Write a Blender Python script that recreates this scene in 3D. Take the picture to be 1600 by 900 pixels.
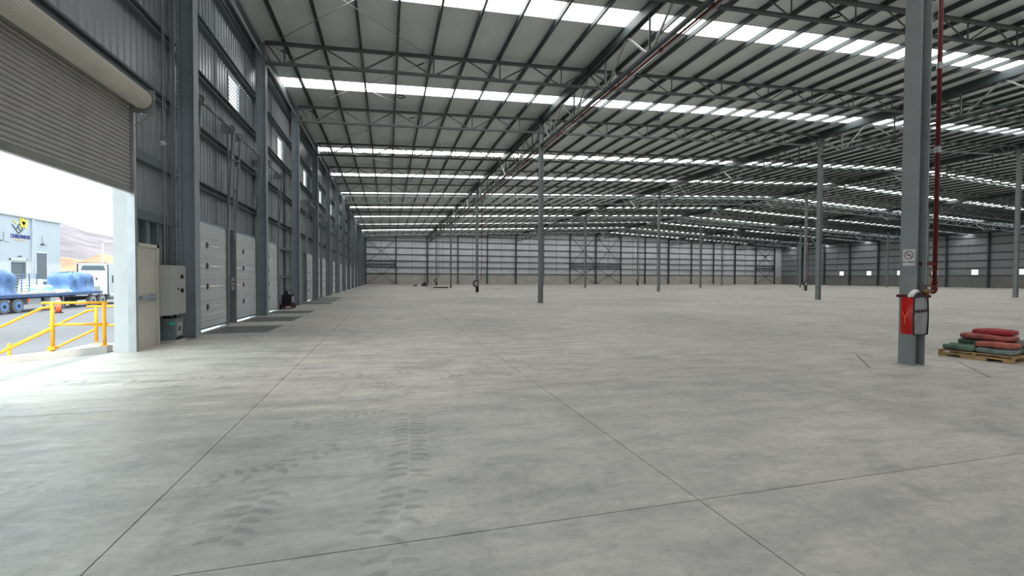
import bpy, math, random
from mathutils import Vector, Matrix, noise
random.seed(7)
for o in list(bpy.data.objects):
    bpy.data.objects.remove(o, do_unlink=True)
scene = bpy.context.scene
COL = scene.collection

# ------------------------------------------------------------------ camera
F_PX, YAW, PITCH, ROLL, CAM_H = 714.0, math.radians(15.25), math.radians(-1.25), math.radians(0.23), 1.6
fw = Vector((math.sin(YAW)*math.cos(PITCH), math.cos(YAW)*math.cos(PITCH), math.sin(PITCH)))
rt = fw.cross(Vector((0, 0, 1))).normalized()
up = rt.cross(fw)
cr, sr = math.cos(ROLL), math.sin(ROLL)
rt, up = rt*cr + up*sr, up*cr - rt*sr
cd = bpy.data.cameras.new('camera')
cd.sensor_width = 36.0
cd.sensor_fit = 'HORIZONTAL'
cd.lens = F_PX*36.0/1600.0
cd.clip_end = 3000
cam = bpy.data.objects.new('camera', cd)
COL.objects.link(cam)
m4 = Matrix(((rt.x, up.x, -fw.x, 0), (rt.y, up.y, -fw.y, 0), (rt.z, up.z, -fw.z, CAM_H), (0, 0, 0, 1)))
cam.matrix_world = m4
scene.camera = cam

# ------------------------------------------------------------------ world, sun, exposure
SKY_STRENGTH, SUN_ENERGY, SKYLIGHT = 3.5, 4.5, 7.5
world = bpy.data.worlds.new('sky')
scene.world = world
world.use_nodes = True
nt = world.node_tree
nt.nodes.clear()
tc = nt.nodes.new('ShaderNodeTexCoord')
sep = nt.nodes.new('ShaderNodeSeparateXYZ')
nt.links.new(tc.outputs['Generated'], sep.inputs[0])
grad = nt.nodes.new('ShaderNodeValToRGB')
grad.color_ramp.elements[0].position = 0.0
grad.color_ramp.elements[0].color = (0.95, 0.97, 1.0, 1)
grad.color_ramp.elements[1].position = 0.24
grad.color_ramp.elements[1].color = (0.60, 0.86, 0.95, 1)
nt.links.new(sep.outputs['Z'], grad.inputs[0])
mp = nt.nodes.new('ShaderNodeMapping')
mp.inputs['Scale'].default_value = (1, 1, 2.6)
nt.links.new(tc.outputs['Generated'], mp.inputs[0])
cn = nt.nodes.new('ShaderNodeTexNoise')
cn.inputs['Scale'].default_value = 3.2
cn.inputs['Detail'].default_value = 7
cn.inputs['Roughness'].default_value = 0.55
nt.links.new(mp.outputs[0], cn.inputs['Vector'])
cramp = nt.nodes.new('ShaderNodeValToRGB')
cramp.color_ramp.elements[0].position = 0.43
cramp.color_ramp.elements[1].position = 0.60
nt.links.new(cn.outputs['Fac'], cramp.inputs[0])
mix = nt.nodes.new('ShaderNodeMixRGB')
mix.inputs[2].default_value = (1.0, 1.0, 1.0, 1)
nt.links.new(cramp.outputs[0], mix.inputs[0])
nt.links.new(grad.outputs[0], mix.inputs[1])
bg = nt.nodes.new('ShaderNodeBackground')
bg.inputs['Strength'].default_value = SKY_STRENGTH
nt.links.new(mix.outputs[0], bg.inputs['Color'])
wo = nt.nodes.new('ShaderNodeOutputWorld')
nt.links.new(bg.outputs[0], wo.inputs[0])

sd = bpy.data.lights.new('sun', 'SUN')
sd.energy = SUN_ENERGY
sd.angle = math.radians(1.0)
sd.color = (1.0, 0.96, 0.9)
sun = bpy.data.objects.new('sun', sd)
COL.objects.link(sun)
sun.location = (-40, -60, 120)
sun.rotation_euler = Vector((0.04, -0.45, 0.88)).to_track_quat('Z', 'Y').to_euler()

scene.view_settings.view_transform = 'Standard'
scene.view_settings.look = 'None'
scene.view_settings.gamma = 1.0
scene.view_settings.use_curve_mapping = False
scene.view_settings.exposure = 0.0

# ------------------------------------------------------------------ materials
MATS = {}
def mat(name, col, rough=0.6, metal=0.0, var=0.0, vscale=3.0, bump=0.0, bscale=40.0, emit=0.0, spec=0.4, stretch=None, alpha=1.0):
    if name in MATS:
        return MATS[name]
    m = bpy.data.materials.new(name)
    m.use_nodes = True
    t = m.node_tree
    b = t.nodes['Principled BSDF']
    b.inputs['Base Color'].default_value = (*col, 1)
    b.inputs['Roughness'].default_value = rough
    b.inputs['Metallic'].default_value = metal
    b.inputs['Specular IOR Level'].default_value = spec
    b.inputs['Alpha'].default_value = alpha
    if emit:
        b.inputs['Emission Color'].default_value = (*col, 1)
        b.inputs['Emission Strength'].default_value = emit
    if var or bump:
        c = t.nodes.new('ShaderNodeTexCoord')
        mpn = t.nodes.new('ShaderNodeMapping')
        if stretch:
            mpn.inputs['Scale'].default_value = stretch
        t.links.new(c.outputs['Object'], mpn.inputs[0])
    if var:
        n = t.nodes.new('ShaderNodeTexNoise')
        n.inputs['Scale'].default_value = vscale
        n.inputs['Detail'].default_value = 5
        t.links.new(mpn.outputs[0], n.inputs['Vector'])
        r = t.nodes.new('ShaderNodeValToRGB')
        r.color_ramp.elements[0].position = 0.3
        r.color_ramp.elements[1].position = 0.7
        r.color_ramp.elements[0].color = (*[max(0, x*(1-var)) for x in col], 1)
        r.color_ramp.elements[1].color = (*[min(1, x*(1+var)) for x in col], 1)
        t.links.new(n.outputs['Fac'], r.inputs[0])
        t.links.new(r.outputs[0], b.inputs['Base Color'])
    if bump:
        n2 = t.nodes.new('ShaderNodeTexNoise')
        n2.inputs['Scale'].default_value = bscale
        n2.inputs['Detail'].default_value = 4
        t.links.new(mpn.outputs[0], n2.inputs['Vector'])
        bm_ = t.nodes.new('ShaderNodeBump')
        bm_.inputs['Strength'].default_value = bump
        bm_.inputs['Distance'].default_value = 0.02
        t.links.new(n2.outputs['Fac'], bm_.inputs['Height'])
        t.links.new(bm_.outputs[0], b.inputs['Normal'])
    MATS[name] = m
    return m

STEEL = mat('slate_painted_steel', (0.29, 0.335, 0.385), 0.5, 0.0, 0.12, 1.5)
STEEL_L = mat('grey_painted_steel', (0.24, 0.265, 0.27), 0.45, 0.0, 0.1, 1.5)
TRUSS = mat('truss_grey_steel', (0.11, 0.127, 0.13), 0.5, 0.0, 0.08, 2.0)
PURL = mat('purlin_grey_steel', (0.055, 0.068, 0.072), 0.5, 0.0, 0.08, 2.0, spec=0.25)
GIRTL = mat('wall_girt_steel', (0.125, 0.15, 0.17), 0.5, 0.0, 0.08, 2.0, spec=0.25)
GIRTM = mat('girt_dark_steel', (0.075, 0.092, 0.105), 0.5, 0.0, 0.08, 2.0, spec=0.25)
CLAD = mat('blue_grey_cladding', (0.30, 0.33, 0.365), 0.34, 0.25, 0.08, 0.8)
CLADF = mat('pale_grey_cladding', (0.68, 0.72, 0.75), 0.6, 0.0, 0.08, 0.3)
ROOF = mat('roof_liner_grey', (0.67, 0.71, 0.705), 0.55, 0.0, 0.06, 0.6, stretch=(3, 1, 1))
DOORW = mat('door_pale_grey', (0.56, 0.60, 0.62), 0.5, 0.0, 0.05, 2.0)
WHITE = mat('white_paint', (0.60, 0.62, 0.62), 0.55, 0.0, 0.05, 2.0)
CREAM = mat('cream_door_paint', (0.56, 0.55, 0.50), 0.5, 0.0, 0.05, 2.0)
GALV = mat('galvanised_steel', (0.42, 0.44, 0.45), 0.35, 0.6, 0.1, 3.0)
GALV2 = mat('dull_galvanised_steel', (0.30, 0.31, 0.31), 0.5, 0.2, 0.1, 3.0)
SLAT = mat('shutter_slat_grey', (0.36, 0.355, 0.345), 0.45, 0.15, 0.06, 2.0)
SLATB = mat('shutter_bottom_grey', (0.24, 0.245, 0.235), 0.55, 0.1, 0.2, 2.0)
COIL = mat('shutter_coil_beige', (0.55, 0.52, 0.47), 0.5, 0.1, 0.05, 3.0)
BLACK = mat('black_rubber', (0.015, 0.016, 0.017), 0.7)
DARK = mat('dark_steel', (0.035, 0.042, 0.05), 0.5)
RED = mat('red_vinyl', (0.50, 0.006, 0.005), 0.3, 0.0, 0.15, 6.0, 0.5, 9.0)
REDP = mat('red_pipe_paint', (0.11, 0.006, 0.010), 0.4, 0.0, 0.25, 6.0)
CLEARV = mat('grey_clear_vinyl', (0.30, 0.31, 0.32), 0.3, 0.0, 0.25, 7.0, 0.8, 9.0, stretch=(3, 3, 0.4))
BRASS = mat('dull_brass', (0.22, 0.13, 0.07), 0.4, 0.7)
HOSE = mat('white_hose_canvas', (0.75, 0.76, 0.76), 0.8)
YEL = mat('safety_yellow_paint', (0.85, 0.40, 0.02), 0.4, 0.0, 0.08, 5.0)
CONC = mat('dado_concrete', (0.52, 0.505, 0.465), 0.8, 0.0, 0.1, 0.5, 0.15, 8.0)
KERB = mat('kerb_concrete', (0.45, 0.43, 0.40), 0.85, 0.0, 0.1, 2.0, 0.2, 15.0)
JOINT = mat('joint_filler', (0.10, 0.10, 0.10), 0.8)
PLATE = mat('leveler_steel', (0.13, 0.135, 0.13), 0.5, 0.3, 0.2, 3.0)
ASPH = mat('yard_paving', (0.14, 0.138, 0.145), 0.85, 0.0, 0.18, 0.25, 0.1, 10.0, stretch=(1, 0.3, 1))
WOODP = mat('pallet_wood', (0.42, 0.27, 0.13), 0.75, 0.0, 0.3, 5.0, 0.2, 30.0, stretch=(1, 6, 6))
PINK = mat('dusty_red_sack', (0.36, 0.105, 0.085), 0.7, 0.0, 0.35, 7.0, 0.5, 14.0)
REDS = mat('crimson_sack', (0.33, 0.03, 0.035), 0.65, 0.0, 0.35, 7.0, 0.5, 14.0)
GREENS = mat('green_sack', (0.10, 0.165, 0.125), 0.7, 0.0, 0.45, 6.0, 0.5, 14.0)
GREYG = mat('grey_green_sack', (0.16, 0.20, 0.195), 0.7, 0.0, 0.35, 6.0, 0.5, 14.0)
TARP = mat('blue_tarpaulin', (0.10, 0.19, 0.38), 0.45, 0.0, 0.35, 1.8, 0.6, 5.0)
TARPG = mat('mint_tarpaulin', (0.35, 0.72, 0.68), 0.6, 0.0, 0.15, 3.0)
TRUCKB = mat('truck_blue_frame', (0.07, 0.12, 0.25), 0.5, 0.0, 0.2, 2.0)
DECK = mat('worn_deck_boards', (0.50, 0.45, 0.42), 0.8, 0.0, 0.2, 3.0, stretch=(6, 0.4, 1))
TYRE = mat('dusty_tyre', (0.16, 0.16, 0.165), 0.85)
RIMB = mat('blue_wheel_rim', (0.16, 0.28, 0.55), 0.5)
RIMG = mat('grey_wheel_rim', (0.45, 0.46, 0.48), 0.4, 0.4)
GLASS = mat('dark_window_glass', (0.10, 0.13, 0.14), 0.15)
FACADE = mat('warehouse_facade_white', (0.43, 0.455, 0.495), 0.6, 0.0, 0.03, 0.3)
FACB = mat('facade_block_base', (0.55, 0.55, 0.54), 0.85, 0.0, 0.1, 1.0)
FACD = mat('facade_dark_shutter', (0.12, 0.14, 0.16), 0.6)
NAVY = mat('sign_navy', (0.02, 0.035, 0.22), 0.5)
SYEL = mat('sign_yellow', (0.85, 0.72, 0.06), 0.5)
SORG = mat('sign_orange', (0.85, 0.42, 0.08), 0.5)
HILL = mat('dry_hill', (0.17, 0.145, 0.155), 0.95, 0.0, 0.3, 0.05)
EARTH = mat('orange_earth', (0.30, 0.18, 0.115), 0.95, 0.0, 0.3, 0.3)
LEAFM = mat('dusty_foliage', (0.16, 0.18, 0.08), 0.9, 0.0, 0.3, 2.0)
ORANGE = mat('safety_orange', (0.85, 0.14, 0.05), 0.5)
MINT = mat('green_label', (0.03, 0.55, 0.30), 0.5)
SIGNW = mat('sign_white', (0.62, 0.63, 0.63), 0.5, 0.0, 0.06, 9.0)
SIGNK = mat('sign_black', (0.01, 0.01, 0.012), 0.6)
SIGNR = mat('sign_dark_red', (0.10, 0.012, 0.016), 0.6)
CABG = mat('cabinet_grey', (0.36, 0.375, 0.375), 0.45, 0.0, 0.04, 3.0)
CABD = mat('transformer_grey', (0.17, 0.20, 0.225), 0.5, 0.0, 0.05, 3.0)

def pane_mat(name, strength, col=(1.0, 0.995, 0.97)):
    m = bpy.data.materials.new(name)
    m.use_nodes = True
    t = m.node_tree
    t.nodes.clear()
    e = t.nodes.new('ShaderNodeEmission')
    e.inputs[0].default_value = (*col, 1)
    e.inputs[1].default_value = strength
    o = t.nodes.new('ShaderNodeOutputMaterial')
    t.links.new(e.outputs[0], o.inputs[0])
    return m
PANE = pane_mat('daylit_translucent_roof_sheet', SKYLIGHT)
PANEW = pane_mat('daylit_window', 1.3)

def floor_material():
    m = bpy.data.materials.new('worn_concrete_floor')
    m.use_nodes = True
    t = m.node_tree
    L = t.links.new
    b = t.nodes['Principled BSDF']
    g = t.nodes.new('ShaderNodeNewGeometry')
    def nz(scale, sc=(1, 1, 1), det=6, rough=0.6, dist=0.0, rot=0.0):
        mp_ = t.nodes.new('ShaderNodeMapping')
        mp_.inputs['Scale'].default_value = sc
        mp_.inputs['Rotation'].default_value = (0, 0, rot)
        L(g.outputs['Position'], mp_.inputs[0])
        n = t.nodes.new('ShaderNodeTexNoise')
        n.inputs['Scale'].default_value = scale
        n.inputs['Detail'].default_value = det
        n.inputs['Roughness'].default_value = rough
        n.inputs['Distortion'].default_value = dist
        L(mp_.outputs[0], n.inputs['Vector'])
        return n
    def ramp(src, p0, c0, p1, c1):
        r = t.nodes.new('ShaderNodeValToRGB')
        r.color_ramp.elements[0].position = p0
        r.color_ramp.elements[0].color = (*c0, 1)
        r.color_ramp.elements[1].position = p1
        r.color_ramp.elements[1].color = (*c1, 1)
        L(src, r.inputs[0])
        return r
    def mul(a, b_, fac=1.0):
        x = t.nodes.new('ShaderNodeMixRGB')
        x.blend_type = 'MULTIPLY'
        x.inputs[0].default_value = fac
        L(a, x.inputs[1])
        L(b_, x.inputs[2])
        return x
    big = ramp(nz(0.22, (1, 1, 1), 5, 0.55).outputs['Fac'], 0.35, (0.41, 0.406, 0.388), 0.66, (0.56, 0.54, 0.50))
    stk = ramp(nz(1.1, (1.0, 2.8, 1), 7, 0.68, 0.3, 0.5).outputs['Fac'], 0.3, (0.72, 0.725, 0.735), 0.64, (1.10, 1.09, 1.06))
    fine = ramp(nz(9.0, (1, 1.6, 1), 6, 0.7).outputs['Fac'], 0.25, (0.76, 0.76, 0.76), 0.65, (1.04, 1.04, 1.04))
    stain = ramp(nz(0.7, (1.6, 0.7, 1), 6, 0.7, 0.8, -0.4).outputs['Fac'], 0.30, (0.80, 0.80, 0.81), 0.46, (1, 1, 1))
    spk = ramp(nz(26.0, (1, 1, 1), 2, 0.5).outputs['Fac'], 0.22, (0.35, 0.35, 0.35), 0.27, (1, 1, 1))
    # paler, warmer broken-up band of floor colour running inward from the loading opening
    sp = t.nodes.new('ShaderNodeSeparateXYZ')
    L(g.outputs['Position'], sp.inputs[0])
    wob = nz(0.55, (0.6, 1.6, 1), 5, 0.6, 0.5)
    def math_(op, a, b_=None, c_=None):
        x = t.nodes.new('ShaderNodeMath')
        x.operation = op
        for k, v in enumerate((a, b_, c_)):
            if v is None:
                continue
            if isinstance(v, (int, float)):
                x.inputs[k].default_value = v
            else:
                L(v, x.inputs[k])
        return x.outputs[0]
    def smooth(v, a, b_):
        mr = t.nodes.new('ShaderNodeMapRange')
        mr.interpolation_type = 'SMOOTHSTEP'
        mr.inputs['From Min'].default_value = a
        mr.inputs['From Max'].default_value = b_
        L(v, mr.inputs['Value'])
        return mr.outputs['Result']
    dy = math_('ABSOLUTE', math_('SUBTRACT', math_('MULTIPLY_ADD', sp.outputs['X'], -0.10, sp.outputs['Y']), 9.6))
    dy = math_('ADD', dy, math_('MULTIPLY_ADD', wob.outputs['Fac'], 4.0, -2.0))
    pale_band = math_('MULTIPLY', smooth(dy, 5.0, 1.2), smooth(sp.outputs['X'], 12.0, -3.5))
    pale_band = math_('MULTIPLY', pale_band, smooth(nz(1.3, (0.45, 2.4, 1), 7, 0.7, 0.3).outputs['Fac'], 0.22, 0.62))
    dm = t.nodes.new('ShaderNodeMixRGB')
    L(math_('MULTIPLY', pale_band, 1.0), dm.inputs[0])
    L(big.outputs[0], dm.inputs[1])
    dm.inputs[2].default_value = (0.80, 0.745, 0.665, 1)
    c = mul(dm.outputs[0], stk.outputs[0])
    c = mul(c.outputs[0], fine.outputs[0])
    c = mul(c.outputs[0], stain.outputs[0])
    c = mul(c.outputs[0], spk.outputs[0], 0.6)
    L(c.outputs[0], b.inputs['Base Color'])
    rr = ramp(nz(1.6, (1, 2.5, 1), 7, 0.7, 0.4, 0.5).outputs['Fac'], 0.3, (0.36, 0.36, 0.36), 0.7, (0.62, 0.62, 0.62))
    L(rr.outputs[0], b.inputs['Roughness'])
    b.inputs['Specular IOR Level'].default_value = 0.28
    bp = t.nodes.new('ShaderNodeBump')
    bp.inputs['Strength'].default_value = 0.28
    bp.inputs['Distance'].default_value = 0.02
    L(nz(5.0, (1, 2.2, 1), 7, 0.7, 0.4, 0.5).outputs['Fac'], bp.inputs['Height'])
    L(bp.outputs[0], b.inputs['Normal'])
    return m
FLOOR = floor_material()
MARK = mat('rubber_tyre_print', (0.20, 0.20, 0.195), 0.75, 0, 0.2, 6.0, alpha=0.16)
MARKW = mat('dusty_tyre_print', (0.66, 0.66, 0.64), 0.6, 0, 0.1, 6.0, alpha=0.3)

# ------------------------------------------------------------------ geometry helpers
class MB:
    def __init__(self):
        self.v, self.f, self.mi, self.cur = [], [], [], 0
    def add(self, vs, fs):
        n = len(self.v)
        self.v += [tuple(p) for p in vs]
        self.f += [tuple(i+n for i in f) for f in fs]
        self.mi += [self.cur]*len(fs)
        return self
    def box(self, x0, x1, y0, y1, z0, z1):
        return self.add([(x0, y0, z0), (x1, y0, z0), (x1, y1, z0), (x0, y1, z0), (x0, y0, z1), (x1, y0, z1), (x1, y1, z1), (x0, y1, z1)],
                        [(0, 3, 2, 1), (4, 5, 6, 7), (0, 1, 5, 4), (1, 2, 6, 5), (2, 3, 7, 6), (3, 0, 4, 7)])
    def bar(self, p, q, w, h, hint=(0, 0, 1)):
        p, q = Vector(p), Vector(q)
        d = (q-p).normalized()
        s = d.cross(Vector(hint))
        if s.length < 1e-4:
            s = d.cross(Vector((0, 1, 0)))
        s.normalize()
        u = s.cross(d)
        a, b = s*w*0.5, u*h*0.5
        vs = [p-a-b, p+a-b, p+a+b, p-a+b, q-a-b, q+a-b, q+a+b, q-a+b]
        return self.add(vs, [(0, 1, 2, 3), (7, 6, 5, 4), (0, 4, 5, 1), (1, 5, 6, 2), (2, 6, 7, 3), (3, 7, 4, 0)])
    def angle(self, p, q, w, t, hint=(0, 0, 1), flip=1):
        """an L section from p to q"""
        p, q = Vector(p), Vector(q)
        d = (q-p).normalized()
        s = d.cross(Vector(hint))
        if s.length < 1e-4:
            s = d.cross(Vector((0, 1, 0)))
        s.normalize()
        u = s.cross(d)
        s = s*flip
        prof = [(0, 0), (w, 0), (w, t), (t, t), (t, w), (0, w)]
        prof = [(a-w*0.3, b-w*0.3) for a, b in prof]
        vs = [p+s*a+u*b for a, b in prof]+[q+s*a+u*b for a, b in prof]
        fs = [tuple(range(6)), tuple(range(11, 5, -1))]+[(i, i+6, (i+1) % 6+6, (i+1) % 6) for i in range(6)]
        return self.add(vs, fs)
    def tube(self, pts, r, n=8, caps=True):
        pts = [Vector(p) for p in pts]
        rings = []
        prev = None
        for i, p in enumerate(pts):
            d = (pts[min(i+1, len(pts)-1)]-pts[max(i-1, 0)]).normalized()
            if prev is None:
                a = d.cross(Vector((0, 0, 1)))
                if a.length < 1e-3:
                    a = d.cross(Vector((1, 0, 0)))
            else:
                a = prev-d*prev.dot(d)
            a.normalize()
            prev = a
            b = d.cross(a)
            rad = r[i] if isinstance(r, (list, tuple)) else r
            rings.append([p+(a*math.cos(2*math.pi*k/n)+b*math.sin(2*math.pi*k/n))*rad for k in range(n)])
        vs = [v for ring in rings for v in ring]
        fs = []
        for i in range(len(rings)-1):
            for k in range(n):
                fs.append((i*n+k, i*n+(k+1) % n, (i+1)*n+(k+1) % n, (i+1)*n+k))
        if caps:
            fs.append(tuple(range(n-1, -1, -1)))
            fs.append(tuple((len(rings)-1)*n+k for k in range(n)))
        return self.add(vs, fs)
    def prism(self, poly, axis, a0, a1):
        """poly: list of 2D points, extruded along axis from a0 to a1"""
        def P(p, a):
            return {'x': (a, p[0], p[1]), 'y': (p[0], a, p[1]), 'z': (p[0], p[1], a)}[axis]
        n = len(poly)
        vs = [P(p, a0) for p in poly]+[P(p, a1) for p in poly]
        return self.add(vs, [tuple(range(n)), tuple(range(2*n-1, n-1, -1))]+[(i, i+n, (i+1) % n+n, (i+1) % n) for i in range(n)])
    def mesh(self, name, mats, smooth=False):
        me = bpy.data.meshes.new(name)
        me.from_pydata(self.v, [], self.f)
        if not isinstance(mats, (list, tuple)):
            mats = [mats]
        for m in mats:
            me.materials.append(m)
        if len(mats) > 1:
            me.polygons.foreach_set('material_index', self.mi)
        me.validate()
        import bmesh
        bm = bmesh.new()
        bm.from_mesh(me)
        bmesh.ops.recalc_face_normals(bm, faces=bm.faces)
        bm.to_mesh(me)
        bm.free()
        if smooth:
            me.polygons.foreach_set('use_smooth', [True]*len(me.polygons))
            me.update()
        return me
    def build(self, name, mats, parent=None, off=(0, 0, 0), smooth=False, loc=None):
        """off: subtracted from the vertices (for world coordinates under a root placed at off)"""
        if off[0] or off[1] or off[2]:
            self.v = [(x-off[0], y-off[1], z-off[2]) for x, y, z in self.v]
        return place(self.mesh(name, mats, smooth), name, parent, loc)

def place(me, name, parent=None, loc=None):
    o = bpy.data.objects.new(name, me)
    COL.objects.link(o)
    if parent:
        o.parent = parent
    if loc is not None:
        o.location = loc
    return o

def tag(o, label, cat, group=None):
    o['label'] = label
    o['category'] = cat
    if group:
        o['group'] = group
    return o

def root(name, label, cat, loc=(0, 0, 0), rotz=0.0, group=None):
    o = bpy.data.objects.new(name, None)
    COL.objects.link(o)
    o.empty_display_size = 0.2
    o.location = loc
    o.rotation_euler = (0, 0, rotz)
    return tag(o, label, cat, group)

def struct(o):
    o['kind'] = 'structure'
    return o

def stuff(o):
    o['kind'] = 'stuff'
    return o

ORD = ['first', 'second', 'third', 'fourth', 'fifth', 'sixth', 'seventh', 'eighth', 'ninth', 'tenth', 'eleventh', 'twelfth', 'thirteenth',
       'fourteenth', 'fifteenth', 'sixteenth', 'seventeenth', 'eighteenth', 'nineteenth', 'twentieth']

def text_mesh(s, size, mat_, extrude=0.001, bold=0.0, align='CENTER'):
    cu = bpy.data.curves.new('lettering', 'FONT')
    cu.body = s
    cu.size = size
    cu.align_x = align
    cu.align_y = 'CENTER'
    cu.extrude = extrude
    cu.offset = bold
    cu.resolution_u = 2
    to = bpy.data.objects.new('lettering', cu)
    COL.objects.link(to)
    bpy.context.view_layer.update()
    me = bpy.data.meshes.new_from_object(to.evaluated_get(bpy.context.evaluated_depsgraph_get()))
    bpy.data.objects.remove(to, do_unlink=True)
    bpy.data.curves.remove(cu)
    me.materials.clear()
    me.materials.append(mat_)
    return me

# ------------------------------------------------------------------ building dimensions
BAY = 7.26
ROW0 = 6.34                      # first interior column row (the near column)
XL0, DX = 9.58, 22.85            # first column line, distance between column lines
LINES = [XL0+DX*i for i in range(5)]
RIDGE = LINES[2]
WALL_L, WALL_R, WALL_F, WALL_B = -5.30, 118.5, 115.3, -37.2
SLOPE = 0.0425
Z_TOP0 = 11.23                   # top of truss top chord at X=-4.8
PUR_H = 0.21
def ztop(x):
    return Z_TOP0+SLOPE*((x if x <= RIDGE else 2*RIDGE-x)+4.8)
def zroof(x):
    return ztop(x)+PUR_H
TRUSS_D = 0.93
SP = DX/15.0                     # purlin spacing

# ------------------------------------------------------------------ floor
fl = MB().box(WALL_L-0.35, WALL_R+0.3, WALL_B-0.3, WALL_F+0.3, -0.30, -0.012).build('floor', JOINT)
struct(fl)
XJ = [-5.64, -1.585, 2.172, 5.95, 9.72, 13.5, 17.3, 21.1]
YJ = [-37.4, -12.0, -8.3, -4.6, -0.86, 2.80, 6.46, 10.10, 13.75, 17.4, 21.0, 24.65]
g_ = 0.0045
for i in range(len(XJ)-1):
    for j in range(3, len(YJ)-1):
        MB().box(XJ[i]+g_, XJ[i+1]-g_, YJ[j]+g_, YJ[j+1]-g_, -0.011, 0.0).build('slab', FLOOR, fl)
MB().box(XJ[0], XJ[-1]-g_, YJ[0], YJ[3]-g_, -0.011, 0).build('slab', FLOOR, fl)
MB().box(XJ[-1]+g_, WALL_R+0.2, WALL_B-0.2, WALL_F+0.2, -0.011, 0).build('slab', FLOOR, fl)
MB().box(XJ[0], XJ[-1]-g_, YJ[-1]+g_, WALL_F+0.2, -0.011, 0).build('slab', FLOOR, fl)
# diamond joint round the near column
dia = [(8.42, 6.24), (9.58, 7.38), (10.74, 6.28), (9.52, 5.12)]
for k in range(4):
    a, b = dia[k], dia[(k+1) % 4]
    w = 0.02 if k in (0, 2) else 0.008
    MB().bar((a[0], a[1], 0.0004), (b[0], b[1], 0.0004), w, 0.0016).build('joint_strip', JOINT, fl)

def tread(path, width, pitch, matr, seed, keep=0.8, ang=0.5):
    """printed tyre lugs along a path on the floor"""
    rnd = random.Random(seed)
    m = MB()
    pts = [Vector((x, y, 0)) for x, y in path]
    for i in range(len(pts)-1):
        d = pts[i+1]-pts[i]
        n = max(1, int(d.length/pitch))
        t = d.normalized()
        s = Vector((-t.y, t.x, 0))
        for k in range(n):
            c = pts[i]+d*(k+0.5)/n
            for side in (-1, 1):
                if rnd.random() > keep:
                    continue
                a = c+s*side*width*0.04+t*side*pitch*0.25
                L_ = width*(0.36+0.16*rnd.random())
                e = a+s*side*L_-t*L_*ang*(0.25+0.5*rnd.random())
                w0, w1 = pitch*(0.46+.14*rnd.random()), pitch*(0.40+0.2*rnd.random())
                mid = (a+e)*0.5+t*0.012
                ring = [a+t*w0*.5, mid+t*w0*.6, e+t*w1*.4, e+s*side*w1*.3, e-t*w1*.4, mid-t*w0*.5, a-t*w0*.5]
                m.add([(p.x, p.y, 0.0012) for p in ring], [tuple(range(len(ring)))])
    return stuff(m.build('tyre_mark', matr, fl))
tread([(-0.05, 2.86), (0.10, 3.2), (0.16, 3.7), (0.20, 4.4), (0.24, 5.5)], 0.34, 0.105, MARK, 1, 0.82)
tread([(-0.98, 2.9), (-0.95, 3.3), (-0.84, 3.8)], 0.30, 0.11, MARK, 2, 0.8)
tread([(-1.35, 4.05), (-0.9, 4.15), (-0.45, 4.6)], 0.26, 0.10, MARK, 3, 0.7)
tread([(-1.0, 5.35), (-0.5, 5.55), (0.0, 5.75)], 0.24, 0.10, MARK, 4, 0.6)
tread([(-2.95, 4.35), (-2.6, 4.22), (-2.1, 4.25), (-1.7, 4.4)], 0.3, 0.11, MARKW, 5, 0.8)
tread([(-0.4, 7.4), (0.05, 6.9), (0.25, 6.2)], 0.34, 0.11, MARK, 6, 0.55)
tread([(0.05, 2.2), (0.0, 2.7)], 0.3, 0.11, MARK, 7, 0.6)
tread([(-4.8, 8.3), (-2.4, 8.1), (0.5, 7.7), (2.2, 7.3)], 0.4, 0.13, MARK, 8, 0.35)

# ------------------------------------------------------------------ ceiling, skylights, purlins
SKY_Y = [-27.6, -17.6, -5.0, 4.0, 16.75, 25.45, 38.0, 46.8, 56.4, 68.0, 78.1, 89.0, 100.3, 111.2]
SKW = 1.2
edges = [WALL_B-0.3]
for y in SKY_Y:
    edges += [y-SKW/2, y+SKW/2]
edges.append(WALL_F+0.3)
ce = MB()
XE0, XE1 = WALL_L-0.35, WALL_R+0.35
for k in range(0, len(edges), 2):
    y0, y1 = edges[k], edges[k+1]
    for xa, xb in ((XE0, RIDGE), (RIDGE, XE1)):
        za, zb = zroof(xa), zroof(xb)
        T = 0.06
        ce.add([(xa, y0, za), (xb, y0, zb), (xb, y1, zb), (xa, y1, za), (xa, y0, za+T), (xb, y0, zb+T), (xb, y1, zb+T), (xa, y1, za+T)],
               [(0, 3, 2, 1), (4, 5, 6, 7), (0, 1, 5, 4), (1, 2, 6, 5), (2, 3, 7, 6), (3, 0, 4, 7)])
ceil = struct(ce.build('ceiling', ROOF))
# purlins: C sections along Y, one mesh for all of them
def purlin_mesh(name, w, h, t=0.012):
    prof = [(-w/2, 0), (w/2, 0), (w/2, t), (-w/2+t, t), (-w/2+t, h-t), (w/2, h-t), (w/2, h), (-w/2, h)]
    return MB().prism(prof, 'y', WALL_B, WALL_F).mesh(name, PURL)
pm = purlin_mesh('purlin', 0.085, PUR_H-0.004)
PX = []
k = 0
x = XL0-9*SP
while x < WALL_R-0.3:
    PX.append(x)
    x += SP
for x in PX:
    place(pm, 'purlin', ceil, (x, 0, ztop(x)+0.001))
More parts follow.
